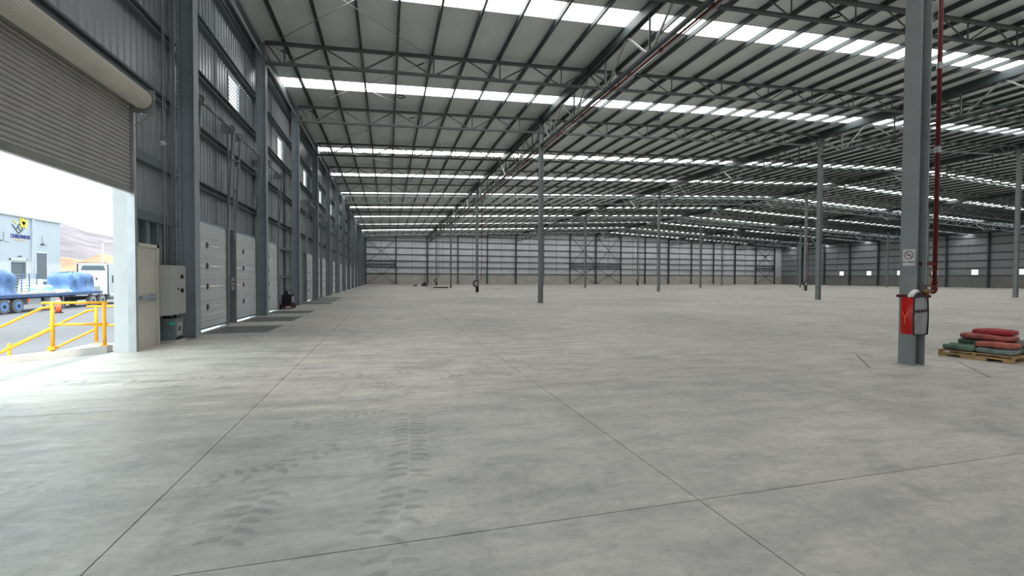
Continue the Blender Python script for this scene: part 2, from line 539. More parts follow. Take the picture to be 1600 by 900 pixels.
# skylight panes and their flashings
flash = {}
for wi, y in enumerate(SKY_Y):
    near = wi in (4, 5, 6)
    # window frame: two flashing strips along the opening
    fr = MB()
    for yy in (y-SKW/2, y+SKW/2):
        for xa, xb in ((XE0, RIDGE), (RIDGE, XE1)):
            fr.bar((xa, yy, zroof(xa)+0.015), (xb, yy, zroof(xb)+0.015), 0.05, 0.05)
    w = struct(fr.build('window_%d' % (wi+1), WHITE))
    xs = [XE0]+PX+[XE1]
    if near:
        for a, b in zip(xs[:-1], xs[1:]):
            za, zb = zroof(a), zroof(b)
            if a < RIDGE < b-0.01:
                zm = zroof(RIDGE)
                MB().add([(a, y-SKW/2, za+.03), (RIDGE, y-SKW/2, zm+.03), (b, y-SKW/2, zb+.03), (b, y+SKW/2, zb+.03), (RIDGE, y+SKW/2, zm+.03), (a, y+SKW/2, za+.03)], [(0, 1, 4, 5), (1, 2, 3, 4)]).build('pane', PANE, w)
            else:
                MB().add([(a, y-SKW/2, za+.03), (b, y-SKW/2, zb+.03), (b, y+SKW/2, zb+.03), (a, y+SKW/2, za+.03)], [(0, 1, 2, 3)]).build('pane', PANE, w)
    else:
        pmb = MB()
        for a, b in ((XE0, RIDGE), (RIDGE, XE1)):
            n = 20
            for i in range(n):
                x0, x1 = a+(b-a)*i/n, a+(b-a)*(i+1)/n
                pmb.add([(x0, y-SKW/2, zroof(x0)+.03), (x1, y-SKW/2, zroof(x1)+.03), (x1, y+SKW/2, zroof(x1)+.03), (x0, y+SKW/2, zroof(x0)+.03)], [(0, 1, 2, 3)])
        stuff(pmb.build('pane', PANE, w))

# ------------------------------------------------------------------ trusses
def slope_pair(mbf):
    return mbf
def truss(n, detailed):
    Y = ROW0+BAY*n
    lab = '%s open-web steel roof truss from the camera, spanning the hall crosswise' % ORD[n-1] if n >= 1 else 'roof truss crossing the hall overhead behind the camera, number %s' % ORD[-n]
    r = root('roof_truss', lab, 'truss', (0, Y, 0), 0, 'crosswise roof trusses')
    xa, xb = -4.8, WALL_R-0.35
    tc_ = MB()
    bc = MB()
    for a, b in ((xa, RIDGE), (RIDGE, xb)):
        for s in (-0.05, 0.05):
            tc_.bar((a, s, ztop(a)-0.06), (b, s, ztop(b)-0.06), 0.07, 0.115)
            bc.bar((a, s*0.9, ztop(a)-TRUSS_D+0.05), (b, s*0.9, ztop(b)-TRUSS_D+0.05), 0.06, 0.10)
    tc_.build('top_chord', TRUSS, r)
    bc.build('bottom_chord', TRUSS, r)
    web = MB()
    i = 0
    xk = XL0-9*SP
    while xk < xb-0.5:
        if i % 2 == 0:        # bottom node
            zt, zb = ztop(xk)-0.08, ztop(xk)-TRUSS_D+0.06
            segs = [('vertical', (xk+0.06, 0, zb), (xk+0.06, 0, zt))]
            xn = min(xk+SP, xb)
            segs.append(('diagonal', (xk+0.1, 0, zb), (xn-0.06, 0, ztop(xn)-0.08)))
            xp = max(xk-SP, xa)
            segs.append(('diagonal', (xk-0.04, 0, zb), (xp+0.06, 0, ztop(xp)-0.08)))
            for nm, p, q in segs:
                if detailed and xk < 62:
                    MB().angle(p, q, 0.062, 0.012, (0, 1, 0)).build(nm, TRUSS, r)
                else:
                    web.bar(p, q, 0.05, 0.05, (0, 1, 0))
        xk += SP
        i += 1
    if web.v:
        stuff(web.build('web_members', TRUSS, r))
    return r
for n in range(-5, 0):
    truss(n, False)
truss(0, False)['label'] = 'open-web roof truss on the line of the near column with the sign'
for n in range(1, 15):
    truss(n, n <= 5)

JT = 1.70
def jack(i):
    X = LINES[i]
    zt = ztop(X)-0.0
    zb = zt-JT
    r = root('longitudinal_truss', '%s lengthwise steel truss from the left wall, running along its column line' % ORD[i], 'truss', (X, 0, 0), 0, 'lengthwise trusses over the column lines')
    ya, yb = ROW0-6*BAY, WALL_F
    t = MB()
    for s in (-0.09, 0.09):
        t.bar((s, ya, zt-0.16), (s, yb, zt-0.16), 0.10, 0.30)
    t.build('top_chord', PURL, r)
    b = MB()
    for s in (-0.055, 0.055):
        b.bar((s, ya+1.0, zb), (s, yb, zb), 0.06, 0.11)
    b.build('bottom_chord', PURL, r)
    web = MB()
    y = ya+1.815
    while y < yb-1:
        segs = [('vertical', (0, y+0.1, zb), (0, y+0.1, zt-0.3)), ('diagonal', (0, y+0.2, zb), (0, y+1.75, zt-0.3)), ('diagonal', (0, y-0.05, zb), (0, y-1.75, zt-0.3))]
        for nm, p, q in segs:
            if i < 2 and y > 8 and y < 75:
                MB().angle(p, q, 0.068, 0.012, (1, 0, 0)).build(nm, GALV2 if nm == 'diagonal' else TRUSS, r)
            else:
                web.bar(p, q, 0.075, 0.075, (1, 0, 0))
        y += 3.63
    stuff(web.build('web_members', TRUSS, r))
for i in range(5):
    jack(i)

# ------------------------------------------------------------------ columns
def h_column(r, d, w, z1, tf=0.022, m=STEEL, plate=True, detail=True):
    """H section: flanges face +-X, web along X"""
    if detail:
        MB().box(-d/2, -d/2+tf, -w/2, w/2, 0, z1).build('flange', m, r)
        MB().box(d/2-tf, d/2, -w/2, w/2, 0, z1).build('flange', m, r)
        MB().box(-d/2+tf, d/2-tf, -0.012, 0.012, 0, z1).build('web', m, r)
        if plate:
            pl = MB().box(-d/2-0.05, d/2+0.05, -w/2-0.05, w/2+0.05, 0, 0.022).build('base_plate', m, r)
            for sx in (-1, 1):
                for sy in (-1, 1):
                    MB().tube([(sx*(d/2+0.025), sy*(w/2+.025), 0.02), (sx*(d/2+.025), sy*(w/2+.025), 0.05)], 0.012, 6).build('bolt', GALV, pl)
    else:
        b = MB()
        b.box(-d/2, -d/2+tf, -w/2, w/2, 0, z1)
        b.box(d/2-tf, d/2, -w/2, w/2, 0, z1)
        b.box(-d/2+tf, d/2-tf, -0.012, 0.012, 0, z1)
        b.build('shaft', m, r)
WC0 = 13.76
for n in range(-7, 14):
    y = WC0+BAY*n
    lab = ('%s dark steel column along the left wall, counted from the electrical cabinet' % ORD[n]) if n >= 0 else 'dark steel column on the left wall %s back from the electrical cabinet' % ORD[-n-1]
    r = root('wall_column', lab, 'column', (-4.99, y, 0), 0, 'steel columns along the left wall')
    h_column(r, 0.38, 0.31, ztop(-4.99)+0.02, m=STEEL, detail=n in (0, 1, 2, 3, 4), plate=False)
    if n >= 0:
        MB().box(0.14, 0.21, -0.16, 0.16, 10.25, 10.30).build('bracket', STEEL, r)

ROWN = ['in the row of the red hose bag', 'in the second row back', 'in the third row back', 'in the fourth row back', 'in the fifth row back']
LINEN = ['first', 'second', 'third', 'fourth', 'fifth']
COLS = {}
for kk in range(0, 5):
    for i, X in enumerate(LINES):
        if kk == 0 and i > 0:
            continue
        Y = ROW0+3*BAY*kk
        lab = 'free-standing steel column %s, %s line from the left wall' % (ROWN[kk], LINEN[i])
        if kk == 0:
            lab = 'near free-standing grey steel column carrying a no-smoking sign and red bag'
        r = root('steel_column', lab, 'column', (X, Y, 0), 0, 'free-standing hall columns')
        h_column(r, 0.27, 0.28, ztop(X)-0.31, m=STEEL_L, detail=kk <= 1, plate=kk > 0)
        COLS[(kk, i)] = r
        if kk == 0:
            continue

# ------------------------------------------------------------------ left wall
GIRTS = [4.23, 5.80, 7.38, 8.95, 10.45]
def clad(m, y0, y1, z0, z1, x=WALL_L, pitch=0.25, dep=0.035):
    n = max(1, round((y1-y0)/pitch))
    p = (y1-y0)/n
    prof = []
    for i in range(n):
        a = y0+i*p
        prof += [(a, 0), (a+p*0.62, 0), (a+p*0.72, dep), (a+p*0.90, dep)]
    prof.append((y1, 0))
    vs = [(x-d, y, z0) for y, d in prof]+[(x-d, y, z1) for y, d in prof]
    N = len(prof)
    m.add(vs, [(i, i+1, i+1+N, i+N) for i in range(N-1)])
def cflat(m, y0, y1, z0, z1):
    m.box(WALL_L-0.06, WALL_L-0.045, y0, y1, z0, z1)
TOPZ = zroof(-5.3)-0.01
DOOR_Z = 3.17
wl = MB()
openings = {}      # bay -> list of door ranges
DOORS = []
for n in range(0, 13):
    c = WC0+BAY*n
    slots = {0: 'AB', 1: 'A', 2: 'B', 3: 'AB'}.get(n, 'B')
    openings[n] = [((c+0.74, c+3.30) if s == 'A' else (c+4.26, c+6.82)) for s in slots]
for n in range(0, 14):
    c = WC0+BAY*n
    c1 = min(c+BAY, WALL_F)
    clad(wl, c, c1, DOOR_Z, 7.45)
    if n < 13:
        clad(wl, c, c+4.15, 7.45, 8.75)
        clad(wl, c+5.35, c1, 7.45, 8.75)
    else:
        clad(wl, c, c1, 7.45, 8.75)
    clad(wl, c, c1, 8.75, TOPZ)
    y = c
    for a, b in openings.get(n, []):
        clad(wl, y, a, 0, DOOR_Z)
        y = b
    clad(wl, y, c1, 0, DOOR_Z)
# roll-up bay and the part behind the camera
RU0, RU1, RUZ = 6.75, 11.42, 5.25
R20, R21 = -0.45, 4.25          # unseen opening added to light the near floor, shutter rolled up
EX0, EX1, EXZ = 11.60, 12.42, 2.26
clad(wl, RU0, WC0, 8.75, TOPZ)
clad(wl, RU0, WC0, RUZ, 7.45)
clad(wl, RU0, WC0-BAY+4.15, 7.45, 8.75)
clad(wl, WC0-BAY+5.35, WC0, 7.45, 8.75)
clad(wl, RU1, WC0, EXZ+0.05, RUZ)
clad(wl, EX1, WC0, 0, EXZ+0.05)
clad(wl, WALL_B, R20, 0, TOPZ)
clad(wl, R20, R21, RUZ, TOPZ)
clad(wl, R21, RU0, 0, TOPZ)
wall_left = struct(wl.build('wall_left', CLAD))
# girts of the left wall, one piece per bay and level
def girt_mesh(L_):
    return MB().prism([(0, -0.10), (0.16, -0.10), (0.16, -0.075), (0.02, -0.075), (0.02, 0.075), (0.16, 0.075), (0.16, 0.10), (0, 0.10)], 'y', 0, L_).mesh('girt', GIRTL)
gm = girt_mesh(BAY-0.32)
for n in range(-1, 14):
    c = WC0+BAY*n
    for z in GIRTS:
        if n == -1 and z < 5.5:
            continue
        if n == 13:
            continue
        place(gm, 'girt', wall_left, (WALL_L+0.005, c+0.16, z))
for z in (2.95, 4.23):
    MB().box(WALL_L+0.005, WALL_L+0.16, RU1+0.1, WC0-0.16, z-0.10, z+0.10).build('girt', GIRTL, wall_left)
for y in (12.0, 12.5, 13.1):
    MB().box(WALL_L+0.01, WALL_L+0.13, y-0.05, y+0.05, EXZ+0.05 if y < 12.45 else 0, 2.85).build('wall_stud', GIRTL, wall_left)
# blank panel bay beside the third dock door
c = WC0+BAY
for z in (1.62, 3.05):
    MB().box(WALL_L+0.005, WALL_L+0.14, c+3.45, c+BAY-0.16, z-0.06, z+0.06).build('girt', GIRTL, wall_left)
MB().box(WALL_L+0.005, WALL_L+0.10, c+5.5, c+5.6, 0, 7.3).build('wall_stud', GIRTL, wall_left)
# slim vertical sag rods between girts
for n in range(0, 6):
    c = WC0+BAY*n
    for dy in (1.0, 2.9, 6.2):
        MB().box(WALL_L+0.02, WALL_L+0.05, c+dy-0.018, c+dy+0.018, 3.3, 10.4).build('sag_rod', STEEL, wall_left)
# gutter beam and eave beam
MB().box(-5.26, -5.05, WALL_B, WALL_F, 10.98, 11.34).build('eave_beam', GIRTL, wall_left)
MB().tube([(-4.96, WALL_B, 10.72), (-4.96, WALL_F, 10.72)], 0.055, 8).build('downpipe_header', GALV, wall_left, smooth=True)

# louvres in the left wall
LOUV = MB()
for n in range(-1, 13):
    c = WC0+BAY*n
    y0, y1, z0, z1 = c+4.15, c+5.35, 7.45, 8.75
    f = MB()
    f.box(WALL_L-0.06, WALL_L+0.03, y0, y0+0.05, z0, z1).box(WALL_L-0.06, WALL_L+0.03, y1-0.05, y1, z0, z1)
    f.box(WALL_L-0.06, WALL_L+0.03, y0+0.05, y1-0.05, z0, z0+0.04).box(WALL_L-0.06, WALL_L+0.03, y0+0.05, y1-0.05, z1-0.04, z1)
    w = struct(f.build('window_%d' % (20+n), GALV, None))
    for s in range(9):
        z = z0+0.10+s*(z1-z0-0.16)/8.5
        MB().add([(WALL_L-0.05, y0+.05, z+0.022), (WALL_L+0.02, y0+.05, z-0.012), (WALL_L+0.02, y1-.05, z-0.012), (WALL_L-0.05, y1-.05, z+0.022),
                  (WALL_L-0.05, y0+.05, z+0.012), (WALL_L+0.02, y0+.05, z-0.022), (WALL_L+0.02, y1-.05, z-0.022), (WALL_L-0.05, y1-.05, z+0.012)],
                 [(0, 1, 2, 3), (7, 6, 5, 4), (0, 4, 5, 1), (1, 5, 6, 2), (2, 6, 7, 3), (3, 7, 4, 0)]).build('slat', STEEL_L, w)

# ------------------------------------------------------------------ dock doors
dn = 0
DX_ = -5.15
for n in range(0, 13):
    for (a, b) in openings[n]:
        dn += 1
        det = n < 5
        gap = 0.10 if n < 3 else 0.02
        NP = 5
        hp = (DOOR_Z-gap-0.03)/NP
        fr = MB()
        fr.box(WALL_L-0.06, DX_-0.02, a-0.03, a+0.01, 0, DOOR_Z+0.04).box(WALL_L-0.06, DX_-0.02, b-0.01, b+0.03, 0, DOOR_Z+0.04)
        fr.box(WALL_L-0.06, DX_-0.02, a-0.03, b+0.03, DOOR_Z, DOOR_Z+0.05)
        d = struct(fr.build('door_%d' % dn, STEEL))
        z = gap
        for p in range(NP):
            pb = MB()
            # panel with two shallow horizontal ribs
            prof = [(DX_-0.045, z+0.006), (DX_, z+0.006), (DX_, z+hp*0.32), (DX_+0.008, z+hp*0.34), (DX_+0.008, z+hp*0.64), (DX_, z+hp*0.66), (DX_, z+hp-0.004), (DX_-0.045, z+hp-0.004)]
            pb.prism(prof, 'y', a+0.005, b-0.005)
            pb.build('panel', DOORW, d)
            if p > 0 and det:
                yc = a+(b-a)*0.36
                MB().box(DX_, DX_+0.02, yc-0.035, yc+0.035, z-0.09, z+0.09).box(DX_, DX_+0.035, yc-0.09, yc+0.09, z-0.018, z+0.018).build('hinge', DARK, d)
            z += hp
        MB().box(DX_-0.04, DX_-0.005, a+0.01, b-0.01, gap-0.03, gap+0.005).build('bottom_seal', BLACK, d)
        # vertical-lift tracks, shaft and drums
        ZS = 6.45
        for yy, sg in ((a-0.09, -1), (b+0.09, 1)):
            tr = MB()
            tr.bar((DX_+0.03, yy, 0), (DX_+0.03, yy, DOOR_Z), 0.05, 0.07, (1, 0, 0))
            tr.bar((DX_+0.03, yy, DOOR_Z), (DX_+0.22, yy, ZS), 0.05, 0.06, (1, 0, 0))
            t_ = tr.build('track', STEEL_L, d)
            if det:
                MB().bar((WALL_L+0.19, yy+sg*0.11, DOOR_Z-0.3), (WALL_L+0.19, yy+sg*0.11, ZS+0.2), 0.05, 0.05, (1, 0, 0)).build('wall_angle', STEEL, d)
                for q in range(6):
                    zz = 0.6+q*1.0
                    fx = DX_+0.03+(0.19*max(0, zz-DOOR_Z)/(ZS-DOOR_Z))
                    MB().box(WALL_L+0.16, fx+0.02, yy+sg*0.02, yy+sg*0.13, zz-0.025, zz+0.025).build('track_bracket', STEEL_L, d)
        if det:
            MB().tube([(DX_+0.2, a-0.2, ZS+0.02), (DX_+0.2, b+0.22, ZS+0.02)], 0.028, 8).build('torsion_shaft', GALV, d, smooth=True)
            MB().tube([(DX_+0.2, a+0.35, ZS+0.02), (DX_+0.2, a+1.1, ZS+0.02)], 0.055, 10).build('torsion_spring', STEEL_L, d, smooth=True)
            MB().tube([(DX_+0.2, b-1.1, ZS+0.02), (DX_+0.2, b-0.35, ZS+0.02)], 0.055, 10).build('torsion_spring', STEEL_L, d, smooth=True)
            for yy in (a-0.05, b+0.0):
                MB().tube([(DX_+0.2, yy, ZS+0.02), (DX_+0.2, yy+0.02, ZS+0.02), (DX_+0.2, yy+0.021, ZS+0.02), (DX_+0.2, yy+0.09, ZS+0.02)], [0.12, 0.12, 0.09, 0.09], 14).build('cable_drum', STEEL_L, d)
                MB().box(WALL_L+0.02, DX_+0.26, yy+0.10, yy+0.12, ZS-0.12, ZS+0.18).build('bearing_plate', STEEL, d)
# door operator between the first two doors
r = root('door_operator', 'small grey dock control box between the first two sectional doors', 'control box', (-5.17, 17.53, 1.15))
MB().box(-0.05, 0.09, -0.16, 0.16, 0, 0.42).build('casing', STEEL_L, r)
MB().tube([(0.09, 0.0, 0.28), (0.115, 0.0, 0.28)], 0.03, 8).build('button', BLACK, r)
MB().tube([(0.09, 0.0, 0.16), (0.115, 0.0, 0.16)], 0.03, 8).build('button', REDP, r)
MB().tube([(-0.02, 0.0, 0.42), (-0.02, 0.0, 2.0)], 0.018, 6).build('conduit', GALV, r)

# dock levelers in the floor
LV = [(14.48, 16.5), (18.1, 20.05), (21.95, 23.5), (29.3, 31.4), (32.7, 34.9), (36.4, 38.6)]
for k, (y0, y1) in enumerate(LV):
    lab = '%s dark steel dock leveler plate set in the floor along the left wall' % ORD[k]
    r = root('dock_leveler', lab, 'dock leveler', (-4.2, (y0+y1)/2, 0.0), 0, 'dock leveler plates')
    hh = (y1-y0)/2
    MB().box(-0.62, 0.85, -hh+.02, hh-.02, 0.001, 0.010).build('deck_plate', PLATE, r)
    MB().box(-0.92, -0.63, -hh+.04, hh-.04, 0.001, 0.013).build('lip_plate', PLATE, r)
    fr = MB()
    fr.box(-0.95, 0.89, -hh-0.03, -hh+0.015, 0.001, 0.012).box(-0.95, 0.89, hh-0.015, hh+0.03, 0.001, 0.012).box(0.855, 0.89, -hh+.015, hh-.015, 0.001, 0.012)
    fr.build('frame', GALV, r)

# ------------------------------------------------------------------ roll-up door
dn += 1
gd = MB()
gd.box(-5.27, -5.13, RU1-0.02, RU1+0.07, 0, RUZ+0.05).box(-5.27, -5.13, RU0-0.07, RU0+0.02, 0, RUZ+0.05)
ru = struct(gd.build('door_%d' % dn, GALV))
ru['label'] = 'half-open grey steel roll-up shutter above the loading opening'
NS = 23
z0 = 3.47
hs = 0.0858
sm = MB()
prof = [(0.0, 0.0), (0.016, hs*0.12), (0.024, hs*0.4), (0.018, hs*0.72), (0.0, hs*0.86), (0.0, hs*0.98), (-0.012, hs*0.98), (-0.012, 0)]
slm = sm.prism(prof, 'y', RU0+0.01, RU1-0.03).mesh('slat', SLAT)
for s in range(NS):
    place(slm, 'slat', ru, (-5.205, 0, z0+s*hs))
    MB().box(-5.23, -5.185, RU1-0.055, RU1-0.021, z0+(s+0.15)*hs, z0+(s+0.6)*hs).build('end_lock', BLACK, ru)
MB().box(-5.225, -5.18, RU0+0.01, RU1-0.03, 3.36, 3.475).build('bottom_bar', SLATB, ru)
MB().box(-5.235, -5.17, RU0+0.01, RU1-0.03, 3.345, 3.36).build('bottom_seal', WHITE, ru)
# the rolled coil: a ridged drum
NR = 26
CX, CZ, CR = -4.99, 5.33, 0.195
cv = []
for i in range(NR*2):
    a = 2*math.pi*i/(NR*2)
    rr_ = CR if i % 2 else CR-0.012
    cv.append((CX+rr_*math.cos(a), CZ+rr_*math.sin(a)))
MB().prism(cv, 'y', RU0-0.12, RU1+0.0).build('coil', COIL, ru)
MB().box(-5.28, CX+0.23, RU1+0.03, RU1+0.05, CZ-0.28, CZ+0.22).build('end_plate', STEEL_L, ru)
MB().bar((-5.18, RU1+0.05, 4.75), (CX+0.2, RU1+0.06, 5.06), 0.03, 0.03).build('support_arm', GALV, ru)
MB().tube([(CX, RU1+0.0, CZ), (CX, RU1+0.12, CZ)], 0.05, 10).build('axle', DARK, ru)
MB().box(WALL_L+0.0, WALL_L+0.10, RU0, WC0-0.16, 5.72, 5.98).build('header_beam', GIRTM, ru)
# white jamb of the opening
jb = MB().box(-5.53, -5.20, RU1, RU1+0.12, 0, RUZ).build('trim_1', WHITE)
struct(jb)
MB().box(-5.21, -5.17, RU1-0.012, RU1+0.0, 0, 3.35).build('corner_bead', WHITE, jb)
struct(MB().box(-5.62, -5.20, RU0-0.12, RU0, 0, RUZ).build('trim_2', WHITE))
added_guides = MB()
added_guides.box(-5.27, -5.13, R21-0.02, R21+0.07, 0, RUZ+0.05).box(-5.27, -5.13, R20-0.07, R20+0.02, 0, RUZ+0.05)
added_door = struct(added_guides.build('door_%d' % (dn+5), GALV))  # added door, out of view, letting daylight onto the near floor
MB().prism([(x_, z_) for x_, z_ in cv], 'y', R20-0.12, R21+0.0).build('coil', COIL, added_door)
MB().box(-5.225, -5.18, R20+0.01, R21-0.03, 5.15, 5.27).build('bottom_bar', SLATB, added_door)
struct(MB().box(-5.53, -5.20, R21, R21+0.12, 0, RUZ).build('added_trim_4', WHITE))
struct(MB().box(-5.53, -5.20, R20-0.12, R20, 0, RUZ).build('added_trim_5', WHITE))
struct(MB().box(-5.62, -5.30, RU0, RU1, RUZ+0.0, RUZ+0.2).build('trim_3', WHITE))

# ------------------------------------------------------------------ exit door
dn += 1
e = MB()
e.box(-5.30, -5.16, EX0-0.10, EX0-0.01, 0, EXZ+0.07).box(-5.30, -5.16, EX1+0.0, EX1+0.10, 0, EXZ+0.07).box(-5.30, -5.16, EX0-0.10, EX1+0.10, EXZ, EXZ+0.07)
ed = struct(e.build('door_%d' % dn, CREAM))
ed['label'] = 'cream emergency exit door with a horizontal push bar'
MB().box(-5.25, -5.20, EX0, EX1-0.01, 0.01, EXZ-0.01).build('leaf', CREAM, ed)
pbm = MB().box(-5.15, -5.11, EX0+0.03, EX1-0.18, 1.09, 1.17)
pb_ = pbm.build('push_bar', STEEL, ed)
MB().box(-5.20, -5.13, EX1-0.22, EX1-0.12, 1.06, 1.20).build('latch_box', STEEL, pb_)
MB().box(-5.20, -5.13, EX0+0.02, EX0+0.08, 1.08, 1.18).build('end_cap', STEEL, pb_)

# ------------------------------------------------------------------ electrical cabinet and transformer
r = root('electrical_cabinet', 'grey wall-mounted electrical cabinet with two rotary switches, left of the first column', 'cabinet', (-5.08, 12.92, 0.68))
MB().box(-0.17, 0.14, -0.42, 0.40, 0, 1.19).build('body', CABG, r)
d = MB().box(0.142, 0.160, -0.41, 0.39, 0.01, 1.18).build('cabinet_door', CABG, r)
for z in (0.92, 0.58):
    s = MB().tube([(0.16, 0.15, z), (0.175, 0.15, z)], 0.05, 12).build('switch_plate', BLACK, d)
    MB().box(0.175, 0.205, 0.142, 0.158, z-0.045, z+0.045).build('switch_handle', BLACK, s)
MB().tube([(0.16, -0.05, 0.62), (0.175, -0.05, 0.62)], 0.028, 10).build('lock', DARK, d)
MB().box(0.160, 0.163, -0.24, -0.17, 1.07, 1.10).build('name_plate', WHITE, d)
for y in (-0.25, -0.1, 0.2):
    MB().tube([(-0.02, y, -0.085), (-0.02, y, 0.0)], 0.025, 8).build('cable_gland', BLACK, r)

r = root('transformer', 'grey floor transformer with a green label under the electrical cabinet', 'transformer', (-5.10, 13.03, 0))
MB().box(-0.20, 0.18, -0.30, 0.26, 0, 0.055).build('plinth', CONC, r)
MB().box(-0.17, 0.14, -0.22, 0.21, 0.055, 0.56).build('casing', CABD, r)
MB().box(-0.18, 0.155, -0.235, 0.225, 0.56, 0.585).build('lid', CABD, r)
MB().box(0.02, 0.13, -0.2235, -0.2202, 0.43, 0.50).build('label_plate', MINT, r)
MB().box(0.1405, 0.145, -0.14, 0.14, 0.16, 0.48).build('rating_plate', CABG, r)
MB().box(0.1405, 0.146, -0.18, 0.18, 0.06, 0.13).build('vent', BLACK, r)
MB().box(0.1452, 0.1475, -0.06, 0.04, 0.27, 0.38).build('warning_mark', DARK, r)

# conduits climbing the wall
for k, (y, rr_, z1, xx) in enumerate([(12.60, 0.022, 10.9, -5.08), (12.72, 0.014, 10.9, -5.08), (13.0, 0.014, 9.6, -5.08), (13.1, 0.014, 9.6, -5.08), (13.2, 0.014, 9.6, -5.08)]):
    o = MB().tube([(xx, y, 1.87), (xx, y, z1)], rr_*0.8, 6).build('conduit', STEEL_L, None, smooth=True)
    tag(o, '%s vertical conduit above the electrical cabinet, counted from the roll-up door' % ORD[k], 'conduit', 'conduits above the cabinet')
r = root('cable_ladder', 'narrow ladder of cable tray climbing the wall above the cabinet', 'cable tray', (-5.1, 13.35, 1.9))
for y in (-0.12, 0.12):
    MB().box(-0.03, 0.03, y-0.012, y+0.012, 0.0, 9.0).build('side_rail', STEEL, r)
for q in range(26):
    MB().box(-0.01, 0.01, -0.108, 0.108, 0.2+q*0.34, 0.23+q*0.34).build('rung', STEEL, r)
r = root('wall_sensor', 'small pale round sensor on the conduit beside the roll-up door', 'sensor', (-5.05, 12.52, 4.72))
MB().tube([(-0.04, 0, 0), (0.02, 0, 0), (0.05, 0, 0)], [0.05, 0.05, 0.03], 10).build('housing', WHITE, r)
MB().box(-0.06, -0.03, -0.02, 0.02, -0.06, 0.06).build('mount', GALV, r)

# ------------------------------------------------------------------ machine by the left wall
r = root('floor_machine', 'small black and red floor machine standing by the left wall between doors', 'machine', (-4.88, 25.45, 0))
MB().box(-0.28, 0.25, -0.45, 0.5, 0.14, 0.20).build('chassis', REDP, r)
MB().box(-0.22, 0.2, -0.38, 0.42, 0.20, 0.72).build('engine_housing', BLACK, r)
MB().tube([(-0.02, -0.25, 0.72), (-0.02, -0.25, 0.90)], 0.06, 8).build('filler_cap', BLACK, r)
MB().tube([(-0.2, 0.1, 0.72), (-0.2, 0.1, 0.95), (0.18, 0.1, 0.95), (0.18, 0.1, 0.72)], 0.02, 6).build('handle', BLACK, r)
MB().box(0.202, 0.215, -0.2, 0.34, 0.32, 0.62).build('control_panel', CABG, r)
for x in (-0.28, 0.25):
    for y in (-0.3, 0.35):
        MB().tube([(x-0.03, y, 0.12), (x+0.03, y, 0.12)], 0.12, 12).build('wheel', BLACK, r)

# ------------------------------------------------------------------ far wall
wf = MB().box(WALL_L-0.3, WALL_R+0.3, WALL_F+0.22, WALL_F+0.4, -0.0, 14.4)
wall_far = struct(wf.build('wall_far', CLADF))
MB().box(WALL_L, WALL_R, WALL_F+0.12, WALL_F+0.22, 0.0, 2.45).build('concrete_dado', CONC, wall_far)
FP = [-4.99, 2.0]+[XL0+DX/3*i for i in range(14)]+[115.6]
FZ = [2.58, 4.16, 5.72, 7.28, 8.92, 10.55, 11.95, 13.2]
def ztl(x):
    return ztop(x)
for a, b in zip(FP[:-1], FP[1:]):
    for z in FZ:
        if z < ztop((a+b)/2)-0.2:
            MB().box(a+0.1, b-0.1, WALL_F+0.0, WALL_F+0.2, z-0.09, z+0.09).build('girt', GIRTM, wall_far)
    MB().box((a+b)/2-0.03, (a+b)/2+0.03, WALL_F+0.16, WALL_F+0.21, 2.6, min(ztop(a), ztop(b))-0.1).build('sag_rod', GIRTM, wall_far)
for k, x in enumerate(FP):
    big = k >= 2 and (k-2) % 3 == 0
    w = 0.42 if big else 0.30
    r = root('wall_post', '%s steel post along the far end wall, counted from its left corner' % ORD[k], 'post', (x, WALL_F-0.12, 0), 0, 'posts of the far end wall')
    b = MB()
    b.box(-w/2, w/2, -0.14, -0.11, 0, ztop(x)-0.02).box(-w/2, w/2, 0.08, 0.11, 0, ztop(x)-0.02).box(-0.015, 0.015, -0.11, 0.08, 0, ztop(x)-0.02)
    b.build('shaft', GIRTM, r)
# cross bracing of the far wall
def wall_x(a, b, z0, z1):
    MB().bar((a, WALL_F-0.05, z0), (b, WALL_F-0.05, z1), 0.10, 0.10).build('brace', GIRTM, wall_far)
    MB().bar((a, WALL_F-0.12, z1), (b, WALL_F-0.12, z0), 0.10, 0.10).build('brace', GIRTM, wall_far)
for a, b in ((-4.9, 2.0), (FP[7], FP[8]), (FP[8], FP[9]), (FP[15], FP[16])):
    wall_x(a+0.15, b-0.1, 0.1, 4.7)
    wall_x(a+0.15, b-0.1, 5.3, ztop(a)-0.5)
    MB().box(a+.1, b-.1, WALL_F-0.3, WALL_F-0.1, 4.72, 5.02).build('strut', GIRTM, wall_far)
    MB().box(a+.1, b-.1, WALL_F-0.3, WALL_F-0.1, 5.35, 5.45).build('strut', GIRTM, wall_far)

# ------------------------------------------------------------------ right wall
wr = MB()
WY = [WC0+BAY*n-0.14 for n in range(-4, 14)]
WIN = (2.62, 3.78)
def rbox(y0, y1, z0, z1):
    wr.box(WALL_R, WALL_R+0.2, y0, y1, z0, z1)
rbox(WALL_B-.3, WALL_F+.3, 0, WIN[0])
rbox(WALL_B-.3, WALL_F+.3, WIN[1], 11.6)
yprev = WALL_B-.3
wins = []
for n in range(-3, 14):
    yc = WC0+BAY*n-5.05+BAY*0
    if n >= 3:
        wins.append(yc)
        rbox(yprev, yc-0.62, WIN[0], WIN[1])
        yprev = yc+0.62
rbox(yprev, WALL_F+.3, WIN[0], WIN[1])
CLADR = mat('mid_grey_cladding', (0.33, 0.36, 0.375), 0.6, 0.0, 0.08, 0.3)
CONCR = mat('grey_block_dado', (0.24, 0.245, 0.235), 0.85, 0.0, 0.1, 0.5)
wall_right = struct(wr.build('wall_right', CLADR))
MB().box(WALL_R-0.08, WALL_R, WALL_B, WALL_F, 0, 2.45).build('concrete_dado', CONCR, wall_right)
